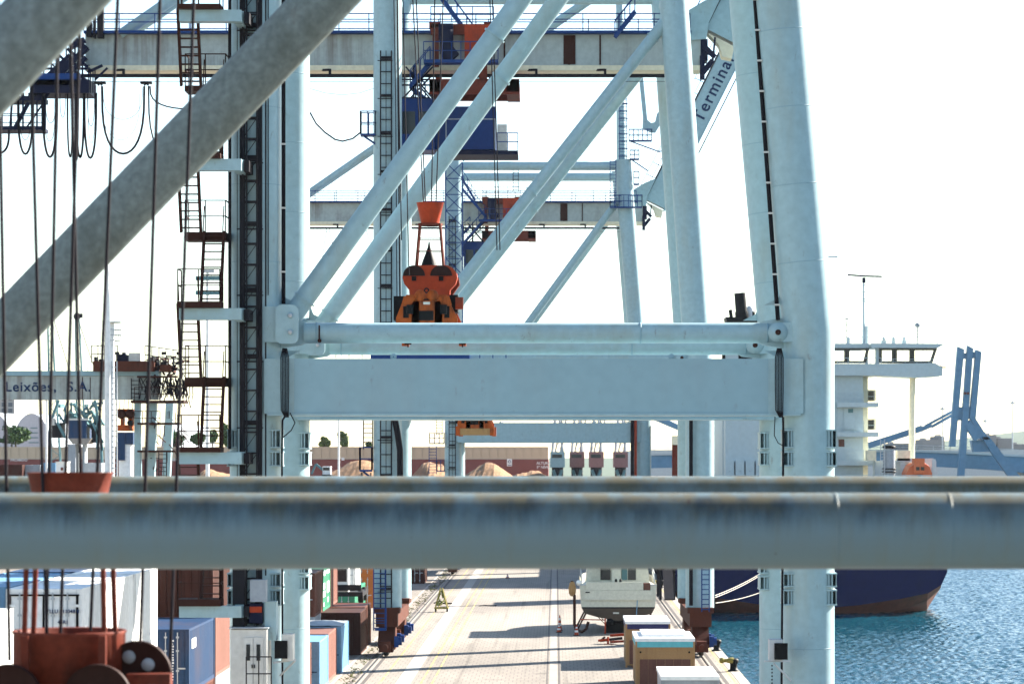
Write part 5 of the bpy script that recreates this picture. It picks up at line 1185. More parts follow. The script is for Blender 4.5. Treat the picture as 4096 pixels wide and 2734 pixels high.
# mooring lines
for i, (a, b_) in enumerate(((P(2860, 2380, 215), P(3060, 2280, 287.7)), (P(2860, 2388, 215), P(3060, 2287, 287.7)), (P(2862, 2410, 214), P(3060, 2360, 287.7)))):
    MB().path(sag(a, b_, .15, 10), .032, 6).build('mooring_line', 'concrete_light', label=['upper pale mooring line of the pair from ship to quay', 'lower pale mooring line of the pair from ship to quay', 'single pale mooring line below the pair'][i], cat='rope', group='mooring lines')
DG = 256.0
rp = thing('red_post_shadow_block', 'red post with pale head on an added shadow-casting block beside the second crane leg', 'tower', (9.45, DG, 0))
MB().bar((PX(2699, DG), DG, 2.6), (PX(2699, DG), DG, PZ(1775, DG)), .46).build('column', 'red_oxide', rp)
MB().bar((PX(2689, DG), DG-.2, PZ(1855, DG)), (PX(2712, DG), DG-.2, PZ(1855, DG)), .7, .55).build('arm', 'red_oxide', rp)
MB().span((PX(2688, DG), DG-.4, PZ(1778, DG)), (PX(2712, DG), DG+.6, PZ(1742, DG))).build('head', 'ship_cream', rp)
MB().span((8.75, DG-3.4, 2.6), (10.1, DG+3.4, 9.9)).build('house', 'rust_red', rp)  # unseen house, added and sized to cast the shadow band on the quay
for x in (8.85, 10.0):
    for y in (-3.1, 3.1): MB().bar((x, DG+y, .02), (x, DG+y, 2.6), .22).build('leg', 'dark_steel', rp)
MB().bar((9.4, DG-3.4, 3.0), (9.4, DG-8, .3), .8, .12).build('ramp', 'dark_steel', rp)

# ------------------------------------------------------------------ yard gantry with lettering
D5 = 215.0
yg = thing('yard_gantry_crane', 'white yard gantry with blue lettering on its beam at the left', 'crane', P(560, 2500, D5))
gb = MB().span((-62, D5-.7, PZ(1598, D5)), (PX(640, D5), D5+.7, PZ(1504, D5))).build('beam', 'girder_white', yg)
MB().span((-62, D5-.85, PZ(1503, D5)), (PX(640, D5), D5+.85, PZ(1484, D5))).build('top_flange', 'crane_grey', gb)
text('Leixões,', .98, 'tint_blue_text', gb, P(20, 1564, D5-.72), (R(90), 0, 0), bold=.016, spacing=1.12)
text('S.A.', .98, 'tint_blue_text', gb, P(268, 1564, D5-.72), (R(90), 0, 0), bold=.016, spacing=1.12)
for x in (336, 367): MB().span((PX(x, D5)-.03, D5-.72, PZ(1597, D5)), (PX(x, D5)+.03, D5-.703, PZ(1508, D5))).build('rust_streak', 'rust', gb)
for x0, x1, xb0, dd in ((540, 562, 540, 0), (592, 628, 575, 0), (600, 632, 560, 9)):
    MB().prism([(PX(x0, D5), D5+dd-.4, PZ(1604, D5)), (PX(x1, D5), D5+dd-.4, PZ(1604, D5)), (PX(xb0+30, D5), D5+dd-.4, .6), (PX(xb0, D5), D5+dd-.4, .6)], (0, .8, 0)).build('leg', 'crane_white', yg)
MB().span((PX(535, D5), D5-.5, PZ(1605, D5)), (PX(585, D5), D5+.5, PZ(1598, D5))).build('saddle', 'crane_white', yg)
pl = MB().span((PX(535, D5), D5-1.6, PZ(1612, D5)), (PX(745, D5), D5+1, PZ(1602, D5))).build('cable_platform', 'rust', yg)
MB().span((PX(560, D5), D5-1.5, PZ(1512, D5)), (PX(720, D5), D5-1.1, PZ(1504, D5))).build('cable_rack', 'rust', yg)
rnd = random.Random(12); cb = MB()
for k_ in range(60):
    x = 552+rnd.random()**.8*190; y = rnd.uniform(1505, 1530); x2 = x+rnd.uniform(-22, 26); y2 = rnd.uniform(1560, 1606)
    cb.path([P(x, y, D5-1.3+rnd.uniform(-.4, .5)), P((x+x2)/2+rnd.uniform(-14, 14), (y+y2)/2, D5-1.2), P(x2, y2, D5-1.3)], rnd.uniform(.025, .055), 5)
cb.build('hose_tangle', 'cable', yg)
for k_ in range(6):
    x = 680+k_*12
    MB().path([P(x, 1512, D5-1.2), P(x+8, 1560, D5-1.2), P(x+22, 1612+rnd.uniform(-8, 20), D5-1.2), P(x+32, 1580, D5-1.2), P(x+30, 1520, D5-1.2)], .04, 5).build('hanging_hose', 'cable', yg)
r_ = MB(); railing(r_, P(538, 1604, D5-1.5), P(745, 1604, D5-1.5), 1.0, .9, .025); railing(r_, P(535, 1700, D5-1.2), P(640, 1700, D5-1.2), 1.0, .6, .025); r_.build('railing', 'rust', yg)
MB().span((PX(560, D5), D5-1.4, PZ(1698, D5)), (PX(720, D5), D5+1, PZ(1690, D5))).span((PX(560, D5), D5-1.4, PZ(1808, D5)), (PX(712, D5), D5+1, PZ(1800, D5))).build('walkway', 'rust', yg)
ladder(yg, 'leg_ladder', (PX(658, D5), D5-1, 8.5), 4, .55, .3, 'dark_steel'); 
ladder(yg, 'beam_ladder', (PX(548, D5), D5-.9, PZ(1598, D5)), 1.5, .55, .3, 'dark_steel')
gt = thing('yard_gantry_trolley', 'rusty brown trolley with white box and rails on the yard gantry', 'trolley', P(530, 1484, D5))
MB().span(P(372, 1484, D5-1.6), P(640, 1449, D5+1.6)).span(P(640, 1484, D5-1.6), P(705, 1464, D5+1.6)).build('frame', 'rust_red', gt)
MB().span(P(515, 1449, D5-1), P(578, 1414, D5+1)).build('machinery_box', 'pale', gt)
MB().prism([P(466, 1449, D5-.9), P(466, 1415, D5-.9), P(505, 1417, D5-.9), P(522, 1449, D5-.9)], (0, 1.6, 0)).span(P(488, 1418, D5-.4), P(505, 1410, D5+.2)).build('hoist_drum', 'navy_steel', gt)
for a_, b_ in ((P(376, 1452, D5-1.2), P(394, 1428, D5-.4)), (P(645, 1464, D5-1.2), P(675, 1450, D5)), (P(690, 1480, D5-1), P(715, 1472, D5))): MB().span(a_, b_).build('cabinet', 'dark_steel', gt)
r_ = MB(); railing(r_, P(366, 1449, D5-1.5), P(470, 1449, D5-1.5), 1.2, .5, .03); r_.build('railing', 'dark_steel', gt); r_ = MB(); railing(r_, P(580, 1455, D5-1.5), P(720, 1475, D5-1.5), 1.3, .5, .03)
r_.build('railing', 'dark_steel', gt)
for x in (466, 652, 712): MB().bar(P(x, 1470, D5-1.2), P(x, 1412, D5-1.2), .06).box(P(x+3, 1412, D5-1.2), (.3, .3, .2)).build('lamp_post', 'dark_steel', gt)
rnd = random.Random(31)
for k_ in range(5):
    lt = MB()
    for j_ in range(14):
        x = rnd.uniform(600, 735); y = rnd.uniform(1420, 1500); lt.bar(P(x, y, D5+rnd.uniform(-1.4, 1.2)), P(x+rnd.choice((0, 0, 22, -18)), y+rnd.choice((30, 36, 0, 4)), D5+rnd.uniform(-1.4, 1.2)), rnd.uniform(.04, .14))
    lt.build('machinery_frame', ('dark_steel', 'rust_red', 'navy_steel', 'dark_steel', 'rust')[k_], gt)
for (x0, x1, y0_, y1_) in ((600, 625, 1462, 1432), (628, 640, 1462, 1440), (395, 420, 1449, 1438), (430, 460, 1449, 1436)): MB().span(P(x0, y0_, D5-.9), P(x1, y1_, D5+.6)).build('motor_box', 'dark_steel', gt)
lt = MB()
for k_ in range(40):
    x = rnd.uniform(600, 735); y = rnd.uniform(1620, 1880); lt.bar(P(x, y, D5-1.2+rnd.uniform(0, 2)), P(x+rnd.choice((0, 0, 30)), y+rnd.choice((0, 28, 40)), D5-1.2+rnd.uniform(0, 2)), rnd.uniform(.03, .08))
lt.build('leg_railings', 'rust', yg)
sp = thing('yard_spreader', 'rusty orange spreader hanging under the yard gantry beam', 'spreader', P(503, 1722, D5))
MB().span(P(466, 1668, D5-.8), P(538, 1636, D5+.8)).span(P(470, 1722, D5-1.1), P(536, 1700, D5+1.1)).span(P(482, 1702, D5-.5), P(500, 1664, D5+.5)).span(P(512, 1702, D5-.5), P(535, 1664, D5+.5)).build('body', 'orange_dark', sp)
for cx in (485, 520): MB().lathe(P(cx, 1655, D5-.85), [(0, -.06), (.34, -.06), (.34, .06)], 18, 'Y').build('sheave', 'rust', sp)
MB().lathe(P(520, 1690, D5-1), [(0, -.1), (.2, -.1), (.2, .1)], 14, 'Y').build('twistlock_motor', 'black', sp)
for i, x in enumerate((478, 495, 512, 530)): rope(P(x, 1638, D5), P(x+2, 1600, D5), .025, ORD[i]+' of four short ropes holding the rusty yard spreader', 'yard spreader ropes')

# tall white floodlight mast and its neighbour
fm = thing('floodlight_mast', 'tall white floodlight mast with ladder in front of the yard gantry', 'mast', P(437, 2500, 170))
MB().tube((PX(437, 170), 170, 0), (PX(428, 170), 170, PZ(1060, 170)), .24, .14, n=16).build('pole', 'c_white', fm)
ladder(fm, 'ladder', (PX(459, 170), 169.8, 6.5), 11, .3, .3, 'galv')
f2 = thing('camera_mast', 'pale slender mast with railed lookout ring and flat top', 'mast', P(447, 2500, 178))
MB().tube((PX(447, 178), 178, 0), (PX(447, 178), 178, PZ(1290, 178)), .2, .15, n=14).build('pole', 'c_white', f2)
r_ = MB()
for k_ in range(10):
    a = 2*math.pi*k_/10; r_.bar((PX(447, 178)+.55*math.cos(a), 178+.55*math.sin(a), PZ(1362, 178)), (PX(447, 178)+.55*math.cos(a), 178+.55*math.sin(a), PZ(1318, 178)), .03)
for y_ in (1362, 1340, 1318): r_.lathe((PX(447, 178), 178, PZ(y_, 178)), [(.53, -.02), (.57, -.02), (.57, .02), (.53, .02)], 16)
r_.build('lookout_ring', 'galv', f2)
MB().lathe((PX(447, 178), 178, PZ(1288, 178)), [(0, -.05), (.55, -.05), (.55, .03), (0, .05)], 16).build('top_plate', 'pale', f2)
for px, d_, yt, lb in ((830, 260, 1090, 'pale light pole seen through the brown stairs'), (1355, 380, 1660, 'thin pale light pole in front of the soil heaps'), (186, 330, 1600, 'pale light pole before the dark blue hopper')):
    q = thing('light_pole', lb, 'pole', (PX(px, d_), d_, 0))
    MB().tube((PX(px, d_), d_, 0), (PX(px, d_), d_, PZ(yt, d_)), .2 if d_ < 300 else .14, .12, n=10).build('pole', 'c_white', q)
    MB().span((PX(px, d_)-.6, d_-.2, PZ(yt, d_)), (PX(px, d_)+.6, d_+.2, PZ(yt, d_)+.25)).build('lamp_head', 'galv', q)
    if d_ == 260:
        r_ = MB()
        for y_ in (1108, 1166): r_.bar((PX(790, d_), d_, PZ(y_, d_)), (PX(880, d_), d_, PZ(y_, d_)), .15); [r_.box((PX(x_, d_), d_-.1, PZ(y_, d_)-.1), (.3, .3, .35)) for x_ in range(790, 885, 15)]
        r_.build('lamp_bar', 'steel_teal', q)

# ------------------------------------------------------------------ far side of the dock
sd = thing('long_shed', 'long low shed with tan upper panels and dark red lower wall', 'building', (-40, 500, 0))
DS = 500.0
MB().span((-140, DS, 0), (-1.2, DS+30, PZ(1836, DS))).build('lower_wall', 'shed_red', sd)
MB().span((-140, DS-.1, PZ(1836, DS)+.003), (-1.2, DS+30, PZ(1834, DS))).build('ledge', 'concrete_light', sd)
tmh = PZ(1786, DS)-PZ(1834, DS); pm = MB().span((0, -.25, 0), (1.36, .25, tmh)).mesh('panel', 'shed_tan')
for k_ in range(67): piece(pm, 'panel', sd, (-95+k_*1.4, DS+.2, PZ(1834, DS)+.004))
MB().span((-140, DS+.5, PZ(1834, DS)+.004), (-1.2, DS+30, PZ(1787, DS))).build('upper_wall', 'shed_tan', sd)
text('PROIBIDO', .62, 'text_white', sd, P(42, 1843, DS-.05), (R(90), 0, 0)); text('ALTURA', .62, 'text_white', sd, P(2146, 1856, DS-.05), (R(90), 0, 0)); text('3º NÍVEL', .62, 'text_white', sd, P(2146, 1872, DS-.05), (R(90), 0, 0))
text('PROIBIDO', .62, 'text_white', sd, P(662, 1842, DS-.05), (R(90), 0, 0))
for x0, x1, y0_, y1_, d_ in ((2028, 2048, 1834, 1863, DS), (1366, 1378, 1829, 1840, DS)): MB().span((PX(x0, d_), d_-.12, PZ(y1_, d_)), (PX(x1, d_), d_-.02, PZ(y0_, d_))).build('sign_plate', 'text_white', sd)
MB().lathe(P(2038, 1845, DS-.14), [(.17, -.01), (.26, -.01), (.26, .01), (.17, .01)], 18, 'Y').span(P(2031, 1860, DS-.14), P(2045, 1857, DS-.13)).build('sign_symbol', 'tint_blue_text', sd)
# soil heaps
def heap(label, x0, x1, ypk, d_, seed, depth=46):
    rg_ = np.random.RandomState(seed); nx, ny = 40, 14; a, b_ = PX(x0, d_)-4, PX(x1, d_)+4; zp = PZ(ypk, d_)
    mb = MB(); ph = rg_.uniform(0, 6, 6); vs = []
    for j in range(ny+1):
        for i in range(nx+1):
            u_, w_ = i/nx, j/ny; e = math.sin(math.pi*u_)**.75*math.sin(math.pi*min(1, max(0, w_)))**.8
            z = zp*e*(.96+.03*math.sin(u_*9+ph[0])+.02*math.sin(u_*23+w_*9+ph[1]))+rg_.uniform(-.10, .10)*e
            vs.append((a+(b_-a)*u_, d_+depth*w_, max(.02, z)))
    mb._add(vs, [(j*(nx+1)+i, j*(nx+1)+i+1, (j+1)*(nx+1)+i+1, (j+1)*(nx+1)+i) for j in range(ny) for i in range(nx)], False)
    mb.build('soil_heap', 'soil', label=label, cat='heap', group='soil heaps')
heap('tall brown soil heap left of the second crane leg', 1150, 1640, 1838, 440, 1); heap('brown soil heap between the two farther crane legs', 1600, 1800, 1842, 445, 2)
heap('brown soil heap right of the farthest landward leg', 1790, 2090, 1850, 430, 3); heap('low soil heap near the grab cranes', 2020, 2230, 1868, 452, 4); heap('pale soil heap behind the yard gantry legs', 640, 900, 1868, 440, 5)
ex = thing('excavator', 'small white excavator in front of the brown soil heap', 'excavator', P(1307, 2180, 415)); d_ = 415
zb = PZ(1905, d_); MB().span((PX(1250, d_), d_-3, zb-.6), (PX(1345, d_), d_+6, zb)).span((PX(1255, d_), d_-2.6, .02), (PX(1340, d_), d_+5, zb-.6)).build('carrier', 'dark_steel', ex)
MB().span((PX(1290, d_), d_, zb+.3), (PX(1322, d_), d_+2, PZ(1864, d_))).build('cab', 'c_white', ex); MB().span((PX(1292, d_), d_-.03, PZ(1880, d_)), (PX(1318, d_), d_-.003, PZ(1868, d_))).build('cab_window', 'glass_dark', ex)
MB().span((PX(1288, d_), d_-.5, zb), (PX(1325, d_), d_+3, zb+.29)).build('track', 'black', ex); MB().bar((PX(1295, d_), d_+.5, zb+.8), (PX(1262, d_), d_+.5, PZ(1855, d_)), .3).bar((PX(1262, d_), d_+.5, PZ(1855, d_)), (PX(1245, d_), d_+.5, PZ(1895, d_)), .25).build('arm', 'steel_teal', ex)
# grab cranes on the far berth
def grab(label, x, d_, cabm):
    t = thing('grab_crane', label, 'crane', P(x, 1825+CAMH*FPX/d_, d_), 'harbour grab cranes'); X0 = PX(x, d_)
    zc = PZ(1868, d_); 
    for sx in (-1, 1):
        for sy in (-1, 1): MB().bar((X0+sx*2.6, d_+sy*2.6, 0), (X0+sx*.6, d_+sy*.6, zc-1.6), .45).build('portal_leg', 'c_grey', t)
    MB().tube((X0, d_, zc-1.9), (X0, d_, zc), .9, n=14).build('slewing_ring', 'dark_steel', t)
    MB().span((X0-1.15, d_-1.4, zc), (X0+1.15, d_+2.6, PZ(1806, d_))).build('house', cabm, t)
    MB().span((X0-.85, d_-1.44, PZ(1830, d_)), (X0+.7, d_-1.403, PZ(1816, d_))).build('cab_window', 'glass_dark', t)
    top = PZ(1640, d_)
    for sx in (-.8, .8): MB().bar((X0+sx, d_, PZ(1806, d_)), (X0+sx*.3, d_+.6, top), .3).build('tower', 'c_grey', t)
    j = MB(); a, b_ = Vector((X0, d_-1, PZ(1812, d_))), Vector((X0+3.0, d_-6, top+9))
    for s1 in (-.4, .4): j.bar(a+Vector((s1, 0, 0)), b_+Vector((s1*.4, 0, 0)), .16)
    for k2 in range(14): q1, q2 = a.lerp(b_, k2/14), a.lerp(b_, (k2+1)/14); s2 = .4-.24*k2/14; j.bar(q1+Vector((-s2, 0, 0)), q2+Vector((s2, 0, 0)), .07)
    j.build('jib', 'c_grey', t)
    for s1 in (-2.2, 2.2): MB().bar((X0+s1, d_-2.2, 1.5), (X0-s1*.3, d_-1, zc-.4), .4).build('brace', 'steel_teal', t)
grab('grab crane with dark teal house, leftmost of the harbour row', 2230, 470, 'teal_hazed'); grab('grab crane with small maroon house, second of the harbour row', 2308, 474, 'maroon_hazed'); grab('grab crane with wide maroon house, third of the harbour row', 2385, 470, 'maroon_hazed'); grab('grab crane with maroon house next to the red cable guide', 2482, 476, 'maroon_hazed')
# buildings, arched sheds and hopper at far left
ab = thing('apartment_block', 'pale apartment block at the left edge under the gantry beam', 'building', (PX(10, 620), 620, 0)); d_ = 620
MB().span((PX(-160, d_), d_, 0), (PX(58, d_), d_+14, PZ(1585, d_))).build('wall', 'house', ab)
for k_ in range(5):
    for j_ in range(3):
        x = PX(50-k_*26, d_); z = PZ(1650-j_*24, d_); MB().span((x-.9, d_-.06, z), (x, d_-.004, z+.9)).build('window', 'house_dark', ab)
for i, (x0, x1, yt) in enumerate(((-110, 55, 1648), (38, 215, 1652), (640, 720, 1690))):
    d_ = 560; t = thing('arched_shed', ['grey arched shed at the very left edge', 'larger grey arched shed with ribbed glazing below the gantry lettering', 'small grey arched shed seen through the yard gantry legs'][i], 'building', (PX((x0+x1)/2, d_), d_, 0))
    cxx, rx, zt = PX((x0+x1)/2, d_), (PX(x1, d_)-PX(x0, d_))/2, PZ(yt, d_); mb = MB(); n = 20; pr = [(cxx-rx*math.cos(math.pi*k_/n), zt*.55+zt*.45*math.sin(math.pi*k_/n)) for k_ in range(n+1)]
    for (xa, za), (xb, zb_) in zip(pr[:-1], pr[1:]): mb._add([(xa, d_, za), (xb, d_, zb_), (xb, d_+60, zb_), (xa, d_+60, za)], [(0, 1, 2, 3)], True)
    mb._add([(a, d_, b_) for a, b_ in pr]+[(cxx+rx, d_, 0), (cxx-rx, d_, 0)], [tuple(range(n+3))]); mb.build('vault', 'roof_grey', t)
    rb = MB()
    for k_ in range(9): z = zt*.5+k_*zt*.045; w_ = rx*.35*(1-k_*.07); rb.span((cxx+rx*.1-w_, d_-.1, z), (cxx+rx*.1+w_, d_-.004, z+.18))
    rb.build('glazing_ribs', 'steel_teal', t)
hd = 350.0; hq = thing('bulk_hopper', 'dark blue bulk hopper with lattice frame below the gantry lettering', 'hopper', (PX(300, hd), hd, 0))
MB().span(P(272, 1752, hd), P(366, 1680, hd+4)).build('bin', 'c_blue', hq); MB().span(P(268, 1680, hd-.2), P(370, 1674, hd+4.2)).build('rim', 'pale', hq)
MB().prism([P(272, 1752, hd), P(366, 1752, hd), P(350, 1775, hd), P(290, 1775, hd)], (0, 4, 0)).build('chute', 'concrete_plain', hq)
MB().span(P(205, 1750, hd+1), P(262, 1690, hd+4)).build('side_bin', 'dark_steel', hq); MB().span(P(366, 1770, hd+1), P(400, 1690, hd+3)).build('side_bin', 'dark_steel', hq)
MB().span(P(270, 1900, hd), P(318, 1776, hd+3)).span(P(330, 2300, hd+1), P(350, 1776, hd+3)).span((PX(268, hd), hd, 0), (PX(320, hd), hd+3, PZ(1900, hd))).build('support', 'c_grey', hq)
ls = MB(); rnd = random.Random(21)
for k_ in range(60):
    x = rnd.uniform(230, 410); y = rnd.uniform(1602, 1690); ls.bar(P(x, y, hd+rnd.uniform(0, 4)), P(x+rnd.choice((-18, 0, 18, 26)), y+rnd.choice((26, 40, 2)), hd+rnd.uniform(0, 4)), rnd.uniform(.1, .3))
for a, b_ in (((205, 1680), (235, 1600)), ((380, 1600), (410, 1800)), ((410, 1900), (400, 1690)), ((230, 1690), (262, 1750)), ((370, 1690), (412, 1770)), ((390, 1795), (390, 1690))): ls.bar(P(*a, hd), P(*b_, hd), .3)
ls.build('lattice_frame', 'steel_teal', hq)
MB().span(P(200, 1700, hd-.5), P(225, 1672, hd+1)).build('operator_cab', 'pale', hq)
for i, (x0, y0_, x1, y1_, d_) in enumerate(((232, 1490, 195, 1215, 420), (335, 1490, 308, 1265, 430))):
    t = thing('lattice_jib', ['green lattice jib rising behind the gantry, left of the pair', 'green lattice jib rising behind the gantry, right of the pair'][i], 'jib', P((x0), 1825+CAMH*FPX/d_, d_), 'lattice jibs')
    a, b_ = P(x0, 2150, d_), P(x1, y1_, d_); b_ = Vector((b_.x, d_, b_.z)); j = MB()
    for s1 in (-.9, .9): j.bar(a+Vector((s1, 0, 0)), b_+Vector((s1*.25, 0, 0)), .16); j.bar(a+Vector((s1, 1.2, 0)), b_+Vector((s1*.25, .4, 0)), .16)
    N = 34
    for k_ in range(N): s1 = .9-.67*k_/N; q1, q2 = a.lerp(b_, k_/N), a.lerp(b_, (k_+1)/N); j.bar(q1+Vector((s1*(-1)**k_, 0, 0)), q2+Vector((-s1*(-1)**k_, 0, 0)), .08)
    j.build('lattice', 'steel_teal', t)
    MB().bar(b_, P(x0+52, 1500, d_), .1).bar(b_, P(x0+20, 1500, d_), .06).build('stay', 'dark_steel', t)
    MB().lathe(b_, [(0, -.5), (.5, -.2), (.5, .2), (0, .5)], 12, 'Y').box(b_+Vector((.3, 0, .1)), (1.0, .5, .6)).build('jib_head', 'dark_steel', t)
    MB().span((a.x-1.6, d_-1.6, 0), (a.x+1.6, d_+1.6, a.z+.4)).build('pedestal', 'c_grey', t)
for (x0, x1, y0_, d_, mm, lb) in ((-40, 88, 1858, 330, 'c_darkbrown', 'dark red container in the distance at the left edge'), (92, 160, 1858, 332, 'c_grey', 'grey container in the distance beside the dark red one'), (164, 222, 1850, 333, 'c_lightblue', 'blue container in the distance behind the red funnel'), (338, 405, 1850, 334, 'c_grey', 'grey container in the distance right of the hopper')):
    container(lb, PX(x1, d_), d_, max(0, PZ(y0_, d_)-2.59), mm, L=6.06, W=PX(x1, d_)-PX(x0, d_), group='distant containers', doors=False)
for (x0, x1, d_, mm, lb) in ((-40, 225, 331, 'c_grey', 'row of grey containers under the distant ones at left'), (338, 405, 334.1, 'c_brown', 'brown container under the distant grey one')):
    for lv in range(3): container(lb+(', lowest tier', ', second tier', ', third tier')[lv], PX(x1, d_), d_, lv*2.6, mm, L=6.06, W=PX(x1, d_)-PX(x0, d_), group='distant containers', doors=False)
hs = thing('site_hut', 'small white hut catching the sun behind the red funnel', 'hut', (PX(245, 329), 329, 0))
MB().span((PX(224, 329), 329, 0), (PX(262, 329), 332, PZ(1847, 329))).build('wall', 'c_white', hs); MB().span((PX(243, 329), 328.95, PZ(1880, 329)), (PX(253, 329), 328.99, PZ(1868, 329))).build('notice', 'red_oxide', hs); MB().span((PX(222, 329), 328.8, PZ(1847, 329)+.003), (PX(264, 329), 332.2, PZ(1845, 329))).build('roof', 'c_white', hs)
tk = thing('storage_tank', 'dark blue and pale storage tank behind the yard spreader', 'tank', (PX(505, 300), 300, 0))
MB().tube((PX(505, 300), 300, 0), (PX(505, 300), 300, PZ(1776, 300)), .75, n=20).build('shell', 'c_white', tk); MB().span((PX(470, 300), 299, PZ(1840, 300)), (PX(505, 300), 299.25, PZ(1730, 300))).span((PX(470, 300), 299.2, PZ(1776, 300)), (PX(537, 300), 301, PZ(1728, 300))).build('cladding', 'c_blue', tk)

# trees
def tree(label, x0, x1, yt, yb, d_, seed, m='leaf', col=None):
    rg_ = random.Random(seed); cx_ = PX((x0+x1)/2, d_); rx = (PX(x1, d_)-PX(x0, d_))/2; zt, zb_ = PZ(yt, d_), PZ(yb, d_)
    t = thing('tree', label, 'tree', (cx_, d_, 0), 'trees beyond the sheds')
    tr_ = MB().tube((cx_, d_, 0), (cx_, d_, zb_+(zt-zb_)*.4), rx*.09+.15, .12, n=8)
    for k_ in range(6): a = rg_.uniform(0, 6.28); tr_.tube((cx_, d_, zb_+(zt-zb_)*rg_.uniform(0, .3)), (cx_+rx*.6*math.cos(a), d_+rx*.6*math.sin(a), zb_+(zt-zb_)*rg_.uniform(.4, .8)), .12, .04, n=6)
    tr_.build('trunk', 'bark', t)
    cl = [(cx_+rx*.62*math.cos(a_)*q_, d_+rx*.62*math.sin(a_)*q_, zb_+(zt-zb_)*rg_.uniform(.18, .8), rx*rg_.uniform(.28, .5)) for a_, q_ in ((rg_.uniform(0, 6.28), rg_.random()**.5) for _ in range(12))]
    cr = MB(); nl = 1500
    for k_ in range(nl):
        c_ = rg_.choice(cl); v_ = Vector((rg_.gauss(0, 1), rg_.gauss(0, 1), rg_.gauss(0, 1))).normalized()*c_[3]*rg_.uniform(.55, 1.05)
        p = Vector(c_[:3])+Vector((v_.x, v_.y, v_.z*.75*(zt-zb_)/(2*rx)*1.4)); p.z = min(p.z, zt)
        a_ = Vector((rg_.gauss(0, 1), rg_.gauss(0, 1), rg_.gauss(0, 1))).normalized()*rg_.uniform(.16, .34); b__ = a_.cross(Vector((rg_.gauss(0, 1), rg_.gauss(0, 1), rg_.gauss(0, 1)))).normalized()*a_.length*.7
        cr.quad(p-a_, p+b__, p+a_, p-b__)
    cr.build('crown', m, t)
tree('round green tree before the arched sheds at left', -20, 145, 1702, 1775, 520, 1); tree('green tree low behind the brown stairs, left one', 760, 850, 1728, 1782, 520, 2); tree('green tree low behind the brown stairs, middle one', 820, 880, 1716, 1782, 525, 3); tree('green tree low behind the brown stairs, beside the leg', 872, 935, 1690, 1782, 530, 4)
tree('ragged green tree left of the thin light pole', 1275, 1322, 1742, 1790, 540, 5, 'leaf_light'); tree('taller ragged green tree right of the thin light pole', 1340, 1400, 1722, 1790, 540, 6, 'leaf_light'); tree('small green tree beside the second crane leg', 1462, 1490, 1766, 1790, 540, 7, 'leaf_light'); tree('green tree behind the yard gantry legs', 655, 740, 1722, 1785, 520, 8)

# ------------------------------------------------------------------ moving bridge and far shore at the right
DBr = 620.0
bd = thing('lifting_bridge', 'blue lifting bridge with slanted triple pylon at the right edge', 'bridge', P(3850, 2110, DBr))
def G(cx, cy): return (2996+cx/2.1355, 1350+cy/2.1355)       # from the enlarged view
def slab(name, pts, d0, th, m='bridge_blue'): return MB().prism([P(*G(a, b_), d0) for a, b_ in pts], (0, th, 0)).build(name, m, bd)
slab('pylon', [(1785, 75), (1840, 100), (1765, 930), (1715, 930)], DBr-4, 2); slab('pylon', [(1868, 65), (1917, 92), (1826, 1400), (1770, 1400)], DBr-4, 2); slab('pylon', [(1940, 100), (1988, 122), (1938, 690), (1885, 690)], DBr-4, 2)
slab('pylon_foot', [(1938, 690), (1890, 690), (1990, 870), (2060, 870), (2020, 820)], DBr-4, 2); slab('strut', [(1990, 850), (2050, 840), (2560, 1500), (2440, 1500), (2080, 990)], DBr-4, 2); slab('strut', [(1850, 760), (1890, 700), (1985, 850), (1930, 880)], DBr-4.2, 2)
for a in (((1830, 130), (1870, 130), (1870, 180), (1830, 180)), ((1905, 120), (1945, 120), (1945, 175), (1905, 175)), ((1755, 590), (1830, 590), (1825, 705), (1745, 705)), ((1860, 588), (1945, 588), (1935, 695), (1855, 695))): slab('crossbeam', a, DBr-3.6, 1.2)
slab('counterweight', [(1900, 875), (2000, 870), (2075, 960), (2070, 975), (1920, 975)], DBr-3, 3)
for k_ in range(2): MB().lathe(P(*G(1845+k_*26, 474), DBr-4.2), [(0, -.1), (.28, -.1), (.28, .1)], 12, 'Y').build('warning_light', 'red_oxide', bd)
for a, b_, t_ in (((1745, 625), (1505, 755), .55), ((1745, 655), (1560, 760), .6), ((1560, 745), (1480, 778), .9), ((1480, 772), (1020, 920), 1.25), ((1900, 710), (1980, 850), .2)): MB().bar(P(*G(*a), DBr), P(*G(*b_), DBr), t_, t_).build('tie_arm', 'bridge_blue', bd)
for a, b_, t_ in (((-760, -690), (-330, -480), 1.0), ((-720, -660), (-330, -520), .8)):
    pass
MB().bar(P(2610, 1668, DBr), P(2715, 1712, DBr), .9).bar(P(2650, 1672, DBr+1), P(2720, 1706, DBr+1), .5).build('tie_arm', 'bridge_blue', bd)
dk = MB()
xs = [2560, 2900, 3300, 3600, 3800, 4000, 4200, 4500]; yt_ = [1822, 1814, 1808, 1806, 1812, 1822, 1832, 1848]; yb_ = [1872, 1866, 1862, 1862, 1868, 1880, 1900, 1930]
for i in range(len(xs)-1):
    p = [P(xs[i], yt_[i], DBr+2), P(xs[i+1], yt_[i+1], DBr+2), P(xs[i+1], yb_[i+1], DBr+2), P(xs[i], yb_[i], DBr+2)]
    dk.prism(p, (0, 14, 0))
dk.build('span_girder', 'bridge_blue', bd)
pr = MB()
for i in range(len(xs)-1):
    p = [P(xs[i], yt_[i]-9, DBr+1.6), P(xs[i+1], yt_[i+1]-9, DBr+1.6), P(xs[i+1], yt_[i+1]-.3, DBr+1.6), P(xs[i], yt_[i]-.3, DBr+1.6)]
    pr.prism(p, (0, 15, 0))
pr.build('parapet', 'bridge_pale', bd)
r_ = MB()
